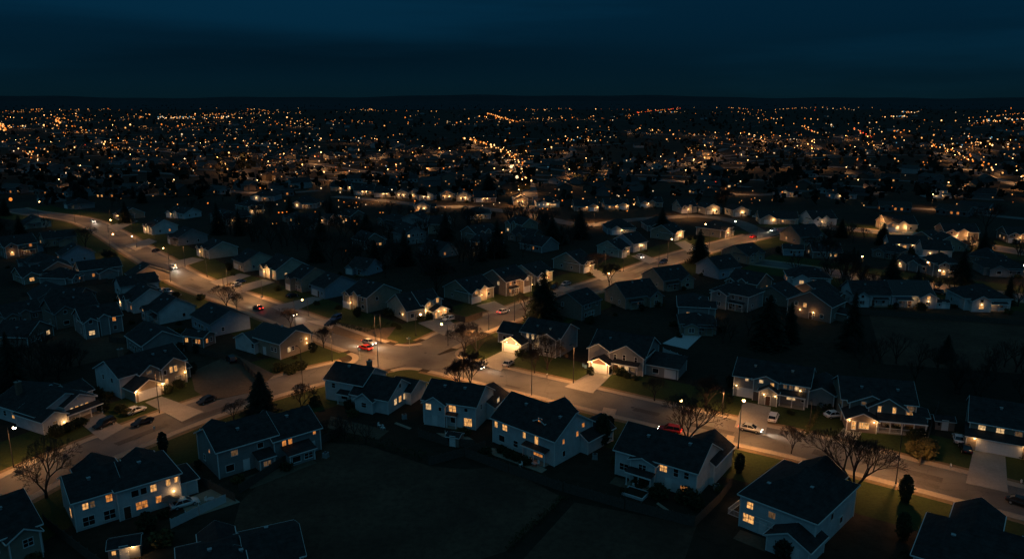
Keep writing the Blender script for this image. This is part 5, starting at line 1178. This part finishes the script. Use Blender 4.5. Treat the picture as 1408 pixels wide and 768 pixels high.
fence([(1180, 432), (1300, 440), (1420, 448)], 1.7, 'dark board fence along the field at the right')
fence([(360, 530), (330, 500), (250, 480), (150, 470)], 1.6, 'dark board fence behind the gravel lot')
fence([(30, 408), (120, 392), (150, 388)], 1.6, 'dark board fence across the left back yards')
fence([(60, 720), (110, 760), (150, 790)], 1.7, 'dark board fence in the lower left corner')
def shed(x, y, head, w, d, label, mat='siding_tan', lit=False):
    t = thing('garden_shed', label, 'shed', G(x, y), math.radians(head)); a = MB(); r = MB(); f = MB()
    gable_wing(a, r, f, (0, w, 0, d, 2.0, 'x', .4), mat, 'roof_slate', 'trim_white', .2, .1); a.build('wall', t); ro = r.build('roof', t); f.build('gutter', ro)
    x_, y_ = door_mesh('door_white'); o = link('door', x_, t, (w / 2, 0, 0)); link('handle', y_, o)
    p = MB(); p.box(w * .12, w * .12 + .5, -.04, .01, 1, 1.6, 'pane_warm' if lit else 'pane_dark'); p.build('window', t)
    if lit: o = link('porch_light', lantern_mesh(), t, (w * .8, 0, 1.8)); point_light(o, (0, -.5, -.1), 70, (1, .55, .2), .1)
    return t
shed(150, 772, 20, 4.2, 3, 'small shed with a warm lamp in the yard below the patio house', 'siding_grey', True)
shed(614, 612, -20, 2.6, 2.2, 'little dark shed with pale roof behind the four window house', 'siding_brown')
shed(1288, 424, -4, 4, 3, 'white garden shed between the large teal roofed house and the white backed one', 'siding_white')
shed(372, 606, 30, 3, 2.4, 'dark shed at the left corner of the dry field', 'siding_brown')
shed(1285, 590, -15, 3.6, 3, 'small brick coloured shed right of the brown house veranda', 'siding_brown')
def pad_frame(x, y, head, label):   # raised garden bed with a pale rim
    t = thing('garden_bed', label, 'garden bed', G(x, y), math.radians(head)); m = MB()
    for b in ((-2, 2, -1.5, -1.3), (-2, 2, 1.3, 1.5), (-2, -1.8, -1.3, 1.3), (1.8, 2, -1.3, 1.3)): m.box(*b, 0, .45, 'panel_pale')
    m.build('rim', t); s = MB(); s.box(-1.8, 1.8, -1.3, 1.3, 0, .33, 'earth'); s.build('soil', t); return t
pad_frame(874, 679, -35, 'dark raised garden bed with pale rim behind the slate roofed house')
def table(x, y, head, label):
    t = thing('garden_table', label, 'table', G(x, y), math.radians(head)); m = MB(); m.tube((0, 0, .7), (0, 0, .75), .6, .6, 16, 'metal_pale'); m.build('tabletop', t)
    for k in range(4):
        a = k * math.pi / 2 + .7; l = MB(); l.tube((.45 * math.cos(a), .45 * math.sin(a), 0), (.3 * math.cos(a), .3 * math.sin(a), .7), .03, .03, 5, 'metal_dark'); l.build('leg', t)
table(735, 641, 0, 'pale round garden table on the patio of the long white house'); table(620, 601, 0, 'pale round garden table on the patio of the four window house'); table(290, 690, 0, 'pale round garden table in the walled yard')
def parasol(x, y, label):
    t = thing('parasol', label, 'parasol', G(x, y)); p = MB(); p.tube((0, 0, 0), (0, 0, 2.3), .03, .03, 6, 'metal_dark'); p.build('pole', t); c = MB(); n = 8
    c.add([(0, 0, 2.5)] + [(1.5 * math.cos(k * 6.283 / n), 1.5 * math.sin(k * 6.283 / n), 2.0) for k in range(n)], [(0, 1 + k, 1 + (k + 1) % n) for k in range(n)], 'trim_dark'); c.build('canopy', t)
    b = MB(); b.tube((0, 0, 0), (0, 0, .1), .3, .25, 10, 'stone'); b.build('base', t)
parasol(236, 700, 'dark parasol open on the patio of the white two storey house')
def hydrant(x, y, label):
    t = thing('fire_hydrant', label, 'hydrant', G(x, y)); m = MB(); m.tube((0, 0, 0), (0, 0, .1), .2, .2, 10, 'tail_glass'); m.tube((0, 0, .1), (0, 0, .62), .13, .12, 10, 'trim_white'); m.ball((0, 0, .64), .14, 'trim_white', 10, 6); m.build('body', t)
    for s in (-1, 1): c = MB(); c.tube((0, s * .12, .42), (0, s * .24, .42), .07, .07, 8, 'trim_white'); c.build('outlet', t)
hydrant(1307, 642, 'white fire hydrant on the verge right of the brown house'); hydrant(1404, 664, 'white fire hydrant at the right edge of the through street'); hydrant(212, 590, 'fire hydrant on the verge below the lit garage')
def mailbox(x, y, head, label):
    t = thing('mailbox', label, 'mailbox', G(x, y), math.radians(head)); p = MB(); p.box(-.05, .05, -.05, .05, 0, 1.0, 'wood_deck'); p.build('post', t); b = MB()
    b.extrude([(-.12, 0), (.12, 0), (.12, .14), (.08, .22), (-.08, .22), (-.12, .14)], -.25, .25, 'metal_pale')
    o = b.build('box', t, (0, 0, 1.0)); o.rotation_euler = (math.pi / 2, 0, 0)
mailbox(1245, 690 - 14, -30, 'mailbox on the near verge beyond the clipped evergreen'); mailbox(560, 470, 40, 'mailbox on the kerb in front of the bright corner house'); mailbox(752, 520, -30, 'mailbox at the driveway of the two lit garages'); mailbox(360, 412, -40, 'mailbox by the lawn of the left street')
def sign(x, y, head, label):
    t = thing('street_sign', label, 'sign', G(x, y), math.radians(head)); p = MB(); p.tube((0, 0, 0), (0, 0, 2.9), .035, .035, 6, 'metal_pale'); p.build('pole', t)
    for k in (0, 1): b = MB(); b.box(-.5, .5, -.012, .012, 2.62 + k * .24 - .1, 2.62 + k * .24 + .1, 'plastic_blue'); o = b.build('name_plate', t); o.rotation_euler = (0, 0, k * math.pi / 2)
sign(563, 478, 40, 'street name sign post at the far kerb of the crossing'); sign(495, 494, -40, 'street name sign post at the near left corner of the crossing')
def bin_(x, y, label):
    t = thing('wheelie_bin', label, 'bin', G(x, y)); m = MB(); m.add([(-.24, -.28, .1), (.24, -.28, .1), (.24, .28, .1), (-.24, .28, .1), (-.3, -.36, 1), (.3, -.36, 1), (.3, .36, 1), (-.3, .36, 1)], [(3, 2, 1, 0), (4, 5, 6, 7), (0, 1, 5, 4), (1, 2, 6, 5), (2, 3, 7, 6), (3, 0, 4, 7)], 'plastic_blue'); m.build('body', t)
    l = MB(); l.box(-.32, .32, -.38, .36, 1.005, 1.07, 'metal_dark'); l.build('lid', t); w = MB(); w.tube((-.28, .3, .12), (.28, .3, .12), .12, .12, 8, 'tyre'); w.build('wheel', t)
bin_(805, 506, 'blue wheelie bin left of the lit brick garage'); bin_(802, 504, 'blue wheelie bin outermost by the lit brick garage'); bin_(1128, 560, 'wheelie bin at the corner of the grey gabled house')
def chair_set(x, y, n, label, grp):
    if 'gch' not in MC:
        a = MB(); a.box(-.27, .27, -.27, .27, .40, .44, 'trim_white'); b = MB(); b.box(-.27, .27, .24, .29, .45, .95, 'trim_white'); l = MB(); l.box(-.025, .025, -.025, .025, 0, .40, 'trim_white'); MC['gch'] = (a.mesh('seat'), b.mesh('backrest'), l.mesh('leg'))
    for k in range(n):
        t = thing('garden_chair', label, 'chair', G(x, y) + Vector((U(-2, 2), U(-1.5, 1.5), .1)), U(0, 6), grp)
        link('seat', MC['gch'][0], t); link('backrest', MC['gch'][1], t)
        for u in (-.22, .22):
            for v in (-.22, .22): link('leg', MC['gch'][2], t, (u, v, 0))
chair_set(728, 638, 3, 'white garden chair on the patio of the long white house', 'chairs of the long white house'); chair_set(626, 602, 3, 'white garden chair behind the four window house', 'chairs of the four window house')
chair_set(283, 693, 2, 'white garden chair in the walled yard of the patio house', 'chairs of the walled yard'); chair_set(862, 668, 2, 'white garden chair behind the slate roofed house', 'chairs behind the slate roofed house'); chair_set(520, 590, 3, 'white garden chair behind the street corner house', 'chairs behind the corner house')
def unit(x, y, label):
    t = thing('air_conditioner', label, 'air conditioner', G(x, y), U(-.8, .8)); m = MB(); m.box(-.45, .45, -.45, .45, .08, .95, 'metal_pale'); m.build('case', t); f = MB(); f.tube((0, 0, .951), (0, 0, .99), .38, .36, 14, 'metal_dark'); f.build('fan_grille', t); p = MB(); p.box(-.55, .55, -.55, .55, 0, .079, 'concrete'); p.build('pad', t)
unit(556, 575, 'air conditioner beside the lit gable end of the street corner house'); unit(700, 592, 'air conditioner at the end wall of the four window house'); unit(818, 630, 'air conditioner right of the long white house'); unit(985, 672, 'air conditioner at the end wall of the slate roofed house'); unit(448, 628, 'air conditioner right of the pale grey house')
def trampoline(x, y, label):
    t = thing('trampoline', label, 'trampoline', G(x, y)); m = MB(); n = 20
    m.add([(1.6 * math.cos(k * 6.2832 / n), 1.6 * math.sin(k * 6.2832 / n), .7) for k in range(n)], [tuple(range(n))], 'metal_dark'); m.build('mat', t); r = MB()
    for k in range(n): r.tube((1.7 * math.cos(k * 6.2832 / n), 1.7 * math.sin(k * 6.2832 / n), .7), (1.7 * math.cos((k + 1) * 6.2832 / n), 1.7 * math.sin((k + 1) * 6.2832 / n), .7), .09, .09, 5, 'plastic_blue', False)
    r.build('rim', t)
    for k in range(6): l = MB(); a = k * 1.0472; l.tube((1.7 * math.cos(a), 1.7 * math.sin(a), 0), (1.7 * math.cos(a), 1.7 * math.sin(a), .68), .04, .04, 5, 'metal_pale'); l.build('leg', t)
t = thing('swing_frame', 'white swing frame in the dark yards at the left', 'swing', G(131, 436), .3)
for sx in (-1.8, 1.8):
    for sy in (-.8, .8): m = MB(); m.tube((sx, sy, 0), (sx, 0, 2.3), .06, .06, 6, 'trim_white'); m.build('leg', t)
m = MB(); m.tube((-1.9, 0, 2.32), (1.9, 0, 2.32), .07, .07, 6, 'trim_white'); m.build('beam', t); m = MB(); m.box(-.4, .4, -.15, .15, .5, .55, 'wood_deck'); m.tube((-.38, 0, .55), (-.38, 0, 2.3), .015, .015, 4, 'metal_pale'); m.tube((.38, 0, .55), (.38, 0, 2.3), .015, .015, 4, 'metal_pale'); m.build('seat', t)
# a boat under a pale cover in a yard at the right
t = thing('covered_boat', 'boat under a pale cover in the yard below the teal walled house', 'boat', G(1268, 356), math.radians(5)); m = MB(); vs = []
for x, w, z in ((-2.6, .9, 1.2), (-1, 1.1, 1.5), (1, 1.0, 1.4), (2.6, .5, 1.3), (3.4, .05, 1.25)): vs += [(x, -w, .9), (x, 0, z), (x, w, .9), (x, 0, .3)]
m.add(vs, [(i * 4 + j, i * 4 + 4 + j, i * 4 + 4 + (j + 1) % 4, i * 4 + (j + 1) % 4) for i in range(4) for j in range(4)] + [(0, 1, 2, 3), (19, 18, 17, 16)], 'panel_pale'); m.build('hull', t)
k = MB(); k.box(-1.5, .8, -.5, .5, .1, .32, 'metal_dark'); k.build('trailer', t)
# ------------------------------------------------------------------ far town: uncountable lights, roofs and woods
def world_from(x, y): return G(x, y)
rl = random.Random(5)
dots = MB()
def dot(p, z, k, mat):
    d = math.hypot(p.x, p.y); r = d * .00074 * k * (1 if d < 1800 else max(.6, 1 - (d - 1800) / 5500))  # balls swell with distance, putting the lamp glow into their size
    dots.ball((p.x, p.y, z), r, mat, 6, 4)
def pick():
    u = rl.random()
    if rl.random() < .5: return rl.choice(['dot_orange_dim', 'dot_amber_dim', 'dot_amber_dim', 'dot_white_dim'])
    if u > .93: return 'dot_bright'
    u = rl.random(); return 'dot_orange' if u < .36 else 'dot_amber' if u < .80 else 'dot_white' if u < .95 else 'dot_blue' if u < .985 else 'dot_red'
tiny = MB(); woods = MB()
def clear(p): return not blocked(p, ROADS[:5], 4)
# scattered, thinning with distance; a few neighbourhoods are brighter than others
def field_density(x, y):
    a = math.sin(x * .0041 + 1.3) * math.sin(y * .0032 + .4) + .6 * math.sin(x * .0093 + y * .004) + .5 * math.sin(x * .0021 - y * .0061 + 2)
    return max(.06, .5 + .42 * a)
LIT = []
fr = MB(); nf = 0
while nf < 125:                                             # far streets with their own lamps, denser in the brighter neighbourhoods
    d = math.exp(rl.uniform(math.log(560), math.log(4000))); x = rl.uniform(-.74, .74) * d
    if rl.random() > field_density(x, d) or (d > 1900 and x / d > .33 and d < 3300) or not clear(Vector((x, d, 0))): continue
    an = .6 * math.sin(x * .0011 + 1) + .5 * math.sin(d * .0016) + rl.choice([0, math.pi / 2]) + rl.uniform(-.2, .2); bend = rl.uniform(-.004, .004); ln = rl.uniform(80, 420); p = Vector((x, d, 0)); q = 0; gap = rl.uniform(26, 48); nx = 0
    bright = rl.random() < .3; z0 = .12 + nf * .004
    while q < ln:
        dv = Vector((math.cos(an), math.sin(an), 0)); nv = Vector((-dv.y, dv.x, 0)); p2 = p + dv * 12; an += bend * 12
        fr.add([(*(p - nv * 4.5).xy, z0), (*(p2 - nv * 4.5).xy, z0), (*(p2 + nv * 4.5).xy, z0), (*(p + nv * 4.5).xy, z0)], [(0, 1, 2, 3)], 'asphalt')
        nx -= 12; q += 12; p = p2
        if nx <= 0:
            nx = gap; c = p + nv * 6 + Vector((rl.uniform(-5, 5), rl.uniform(-5, 5), 0))
            if rl.random() < .8: dot(c, 8, rl.choice([.5, .6, .7, .8, 1.0]) * (1.25 if bright else .85), rl.choice(['dot_amber', 'dot_orange', 'dot_orange', 'dot_amber', 'dot_bright'] if bright else ['dot_orange_dim', 'dot_orange', 'dot_amber', 'dot_amber_dim']))
            if bright and len(LIT) < 130 and d < 2600 and rl.random() < .6: LIT.append(c + Vector((0, 0, 7)))
            for _ in range(rl.choice([0, 0, 1, 2])): dot(c + nv * rl.uniform(10, 28) * rl.choice([-1, 1]) + dv * rl.uniform(-15, 15), rl.uniform(2, 5), rl.uniform(.4, .8), pick())
    nf += 1
kind(fr.build('far_road'), 'structure')  # strips laid to catch the warm pools of the added lights
n = 0
while n < 650:                                              # house and yard lights in between
    d = math.exp(rl.uniform(math.log(430), math.log(4600))) if rl.random() < .5 else 1 / rl.uniform(1 / 3200, 1 / 430); x = rl.uniform(-.74, .74) * d; p = Vector((x, d, 0))
    if rl.random() > field_density(x, d) ** 1.5: continue
    if d > 1900 and x / d > .33 and d < 3300: continue       # unlit hillside at the right
    n += 1; dot(p, rl.uniform(3, 8), rl.choice([.4, .5, .6, .6, .7, .8, 1.2]), pick())
for _ in range(16):                                         # brighter lamp clusters, each with one added point light
    d = math.exp(rl.uniform(math.log(650), math.log(3600))); x = rl.uniform(-.7, .7) * d
    for k in range(rl.randrange(8, 20)): dot(Vector((x + rl.gauss(0, 26), d + rl.gauss(0, 20), 0)), rl.uniform(4, 9), rl.uniform(.5, 1.1), rl.choice(['dot_amber', 'dot_white', 'dot_bright', 'dot_orange', 'dot_blue']))
    LIT.append(Vector((x, d, 10)))
# strings of lamps along far roads
def string(pix, gap, k, mats, jit=4):
    c = smooth([G(*p) for p in pix], gap)
    for p in c: dot(p + Vector((rl.uniform(-jit, jit), rl.uniform(-jit, jit) * 2, 0)), 8, k * rl.uniform(.6, 1.3), rl.choice(mats))
A = ['dot_amber', 'dot_orange', 'dot_white']; O = ['dot_orange', 'dot_amber']
string([(727, 262), (720, 244), (704, 224), (672, 208), (640, 197)], 12, 1.25, ['dot_orange', 'dot_amber', 'dot_bright', 'dot_orange'], 5); string([(712, 254), (705, 236), (690, 220)], 18, .8, A, 6)
string([(1403, 256), (1345, 236), (1310, 219), (1282, 208)], 14, 1.05, ['dot_orange', 'dot_amber', 'dot_bright', 'dot_orange'], 6); string([(712, 172), (690, 166), (672, 159)], 35, 1.0, O)
string([(1065, 153), (1100, 150.5), (1140, 149.5), (1200, 150)], 70, .8, O, 10); string([(1338, 166), (1370, 163), (1408, 158)], 55, .7, O, 8)
string([(1172, 182), (1188, 190), (1198, 196)], 30, .85, ['dot_orange', 'dot_amber', 'dot_red']); string([(1104, 178), (1120, 189)], 30, .85, ['dot_orange', 'dot_amber', 'dot_red'])
string([(1105, 167), (1135, 169)], 40, 1.2, O); string([(1180, 174), (1206, 173)], 40, 1.1, ['dot_white', 'dot_amber']); string([(875, 158), (895, 155), (935, 151)], 60, .8, ['dot_orange', 'dot_red'], 10)
string([(690, 155), (740, 153), (785, 151)], 70, .75, O, 10); string([(480, 153), (520, 154), (600, 156)], 60, .7, O, 30); string([(340, 152), (370, 155)], 60, .8, O, 20)
string([(930, 150), (1000, 150), (1040, 154)], 80, .8, O, 20); string([(79, 166), (82, 174)], 40, 1.2, O); string([(42, 153), (58, 152)], 50, 1.0, O)
string([(2, 175), (8, 185)], 30, 1.2, O); string([(20, 218), (40, 217), (55, 229)], 14, .9, A); string([(270, 247), (330, 250), (400, 262)], 40, .7, A)
for x, y in [(703, 240), (711, 256), (17, 290)]: dot(G(x, y), 7, 3.0 if x > 600 else 2.6, 'dot_white' if x > 600 else 'dot_orange')
# a few lamps deep in the wood between the streets
for x, y in [(434, 301), (437, 305), (488, 314), (491, 319), (504, 335), (542, 333), (546, 331), (566, 300), (571, 300), (590, 318), (640, 350), (660, 334), (690, 331), (735, 312), (746, 296), (376, 318), (381, 318), (412, 318), (389, 302), (384, 302), (395, 301), (476, 358), (523, 302), (527, 302)]: dot(G(x, y), 4, rl.uniform(.7, 1.2), rl.choice(O))
for x in range(34):
    y = rl.uniform(268, 300); xx = rl.uniform(440, 900); dot(G(xx, y), 3, rl.uniform(.6, 1.1), rl.choice(A))
o = dots.build('distant_town_lights'); kind(o, 'stuff')
for p in LIT: point_light(o, p, 4500, (1, .42, .12), .4)  # added lights, cast warm pools around the brighter dots
tag(o, 'thousands of amber and white lamps scattered over the far town', 'lights')
for k in range(900):
    d = math.exp(rl.uniform(math.log(520), math.log(3200))); x = rl.uniform(-.74, .74) * d
    if rl.random() > field_density(x, d): continue
    c = Vector((x, d, 0)); a = rl.uniform(0, 3.14); w, dp, h = rl.uniform(5, 8), rl.uniform(4, 6), rl.choice([2.8, 3.2, 4.8]); R_ = Matrix.Rotation(a, 3, 'Z')
    if not clear(c): continue
    P = lambda u, v, z: tuple(c + R_ @ Vector((u, v, z)))
    s_ = SIDF[rl.choice([0, 1, 2, 2, 3, 3])]
    tiny.add([P(-w, -dp, 0), P(w, -dp, 0), P(w, dp, 0), P(-w, dp, 0), P(-w, -dp, h), P(w, -dp, h), P(w, dp, h), P(-w, dp, h), P(-w, 0, h + dp * .5), P(w, 0, h + dp * .5)], [(0, 1, 5, 4), (2, 3, 7, 6), (1, 2, 6, 9, 5), (3, 0, 4, 8, 7)], s_)
    e = .4; tiny.add([P(-w - e, -dp - e, h - .1), P(w + e, -dp - e, h - .1), P(w + e, 0, h + dp * .5 + .12), P(-w - e, 0, h + dp * .5 + .12), P(w + e, dp + e, h - .1), P(-w - e, dp + e, h - .1)], [(0, 1, 2, 3), (3, 2, 4, 5)], rl.choice(['roof_slate', 'roof_grey', 'roof_brown']))
    for q in range(rl.choice([0, 0, 1, 2])):
        u = rl.uniform(-w + 1, w - 1); sg = rl.choice([-1, 1]); tiny.add([P(u - .7, sg * (dp + .03), 1), P(u + .7, sg * (dp + .03), 1), P(u + .7, sg * (dp + .03), 2.3), P(u - .7, sg * (dp + .03), 2.3)], [(0, 1, 2, 3)], rl.choice(['pane_far_a', 'pane_far_b']))
o = tiny.build('distant_houses'); kind(o, 'stuff'); tag(o, 'countless small roofs of the far town', 'houses')
for k in range(3600):
    d = math.exp(rl.uniform(math.log(470), math.log(7000))); x = rl.uniform(-.76, .76) * d
    if rl.random() < field_density(x, d) * .55: continue
    h = rl.uniform(5, 13); w = h * rl.uniform(.25, .5); c = Vector((x, d, 0))
    if d < 1400 and not clear(c): continue
    for j in range(7):
        q = c + Vector((rl.gauss(0, w * .5), rl.gauss(0, w * .5), h * rl.uniform(.25, .95))); s = w * rl.uniform(.4, .8)
        a = Vector((rl.uniform(-1, 1), rl.uniform(-1, 1), rl.uniform(-.3, 1))).normalized(); b = a.orthogonal().normalized(); e = a.cross(b)
        woods.add([q - b * s, q + e * s, q + b * s * .8, q - e * s * .9 + a * s * .3], [(0, 1, 2), (0, 2, 3)], 'leaf_far')
o = woods.build('distant_woods'); kind(o, 'stuff'); tag(o, 'dark tree cover spread between the far houses', 'woods')
# ------------------------------------------------------------------ sky, moonless dusk light, camera
w = bpy.data.worlds.new('World'); S.world = w; w.use_nodes = True; nt = w.node_tree; N = nt.nodes; Lk = nt.links
bg = N['Background']; tc = N.new('ShaderNodeTexCoord'); sx = N.new('ShaderNodeSeparateXYZ'); Lk.new(tc.outputs['Generated'], sx.inputs[0])
ramp = N.new('ShaderNodeValToRGB'); e = ramp.color_ramp.elements
e[0].position = 0; e[0].color = (.0020, .0135, .0215, 1); e[1].position = 1; e[1].color = (.022, .073, .112, 1)
for p_, c_ in ((.03, (.0013, .0138, .0262)), (.085, (.0010, .0185, .0405)), (.16, (.0013, .0228, .052)), (.4, (.011, .046, .076))):
    x_ = e.new(p_); x_.color = (*c_, 1)
Lk.new(sx.outputs['Z'], ramp.inputs['Fac'])
mp = N.new('ShaderNodeMapping'); mp.inputs['Scale'].default_value = (1.0, 1.0, 11); mp.inputs['Location'].default_value = (.3, 0, .35); Lk.new(tc.outputs['Generated'], mp.inputs[0])
cn = N.new('ShaderNodeTexNoise'); cn.inputs['Scale'].default_value = 1.15; cn.inputs['Detail'].default_value = 5; cn.inputs['Roughness'].default_value = .5; Lk.new(mp.outputs[0], cn.inputs['Vector'])
cr = N.new('ShaderNodeMapRange'); cr.interpolation_type = 'SMOOTHSTEP'; cr.inputs['From Min'].default_value = .44; cr.inputs['From Max'].default_value = .60; cr.inputs['To Min'].default_value = 1.08; cr.inputs['To Max'].default_value = .74
Lk.new(cn.outputs['Fac'], cr.inputs['Value'])
# a long dark cloud bank, higher at the left
ab = N.new('ShaderNodeMath'); ab.operation = 'MULTIPLY_ADD'; ab.inputs[1].default_value = .055; Lk.new(sx.outputs['X'], ab.inputs[0]); Lk.new(sx.outputs['Z'], ab.inputs[2])
ab2 = N.new('ShaderNodeMath'); ab2.operation = 'MULTIPLY_ADD'; ab2.inputs[1].default_value = -.045; Lk.new(cn.outputs['Fac'], ab2.inputs[0]); Lk.new(ab.outputs[0], ab2.inputs[2])
b1 = N.new('ShaderNodeMapRange'); b1.interpolation_type = 'SMOOTHSTEP'; b1.inputs['From Min'].default_value = .056; b1.inputs['From Max'].default_value = .026; Lk.new(ab2.outputs[0], b1.inputs['Value'])
b2 = N.new('ShaderNodeMapRange'); b2.interpolation_type = 'SMOOTHSTEP'; b2.inputs['From Min'].default_value = .015; b2.inputs['From Max'].default_value = .055; Lk.new(sx.outputs['Z'], b2.inputs['Value'])
b3 = N.new('ShaderNodeMapRange'); b3.interpolation_type = 'SMOOTHSTEP'; b3.inputs['From Min'].default_value = .45; b3.inputs['From Max'].default_value = -.25; Lk.new(sx.outputs['X'], b3.inputs['Value'])
b4 = N.new('ShaderNodeMath'); b4.operation = 'MULTIPLY'; Lk.new(b1.outputs[0], b4.inputs[0]); Lk.new(b2.outputs[0], b4.inputs[1])
b5 = N.new('ShaderNodeMath'); b5.operation = 'MULTIPLY'; Lk.new(b4.outputs[0], b5.inputs[0]); Lk.new(b3.outputs[0], b5.inputs[1])
b6 = N.new('ShaderNodeMapRange'); b6.inputs['To Min'].default_value = 1; b6.inputs['To Max'].default_value = .64; Lk.new(b5.outputs[0], b6.inputs['Value'])
bm = N.new('ShaderNodeMath'); bm.operation = 'MULTIPLY'; Lk.new(cr.outputs[0], bm.inputs[0]); Lk.new(b6.outputs[0], bm.inputs[1])
# the afterglow is behind the camera, so the southern half of the sky is brighter
so = N.new('ShaderNodeMapRange'); so.inputs['From Min'].default_value = .1; so.inputs['From Max'].default_value = -.8; so.inputs['To Min'].default_value = 1; so.inputs['To Max'].default_value = 1.7; Lk.new(sx.outputs['Y'], so.inputs['Value'])
m1 = N.new('ShaderNodeMath'); m1.operation = 'MULTIPLY'; Lk.new(bm.outputs[0], m1.inputs[0]); Lk.new(so.outputs[0], m1.inputs[1])
v1 = N.new('ShaderNodeVectorMath'); v1.operation = 'SCALE'; Lk.new(ramp.outputs[0], v1.inputs[0]); Lk.new(m1.outputs[0], v1.inputs['Scale'])
sky = N.new('ShaderNodeTexSky'); sky.sky_type = 'NISHITA'; sky.sun_disc = False; sky.sun_elevation = math.radians(-6); sky.sun_rotation = math.radians(200)
v2 = N.new('ShaderNodeVectorMath'); v2.operation = 'SCALE'; Lk.new(sky.outputs[0], v2.inputs[0]); v2.inputs['Scale'].default_value = .004
v3 = N.new('ShaderNodeVectorMath'); v3.operation = 'ADD'; Lk.new(v1.outputs[0], v3.inputs[0]); Lk.new(v2.outputs[0], v3.inputs[1])
Lk.new(v3.outputs[0], bg.inputs['Color']); bg.inputs['Strength'].default_value = 1
sd = bpy.data.lights.new('sun', 'SUN'); sd.energy = .03; sd.angle = math.radians(30); sd.color = (.3, .76, 1)
so_ = link('sun', sd); so_.rotation_euler = (math.radians(58), 0, math.radians(-18))
cd = bpy.data.cameras.new('camera'); cd.sensor_width = 36; cd.lens = 36 * F / 1408; cd.clip_start = .5; cd.clip_end = 60000
co = link('camera', cd); co.location = (0, 0, H); co.rotation_euler = (math.pi / 2 - PITCH, 0, 0); S.camera = co
S.view_settings.view_transform = 'Standard'; S.view_settings.look = 'None'; S.view_settings.exposure = 0
c = S.cycles; c.max_bounces = 3; c.diffuse_bounces = 2; c.glossy_bounces = 2; c.transmission_bounces = 2; c.sample_clamp_indirect = 2; c.sample_clamp_direct = 0; c.use_denoising = True; c.use_light_tree = True; c.caustics_reflective = False; c.caustics_refractive = False
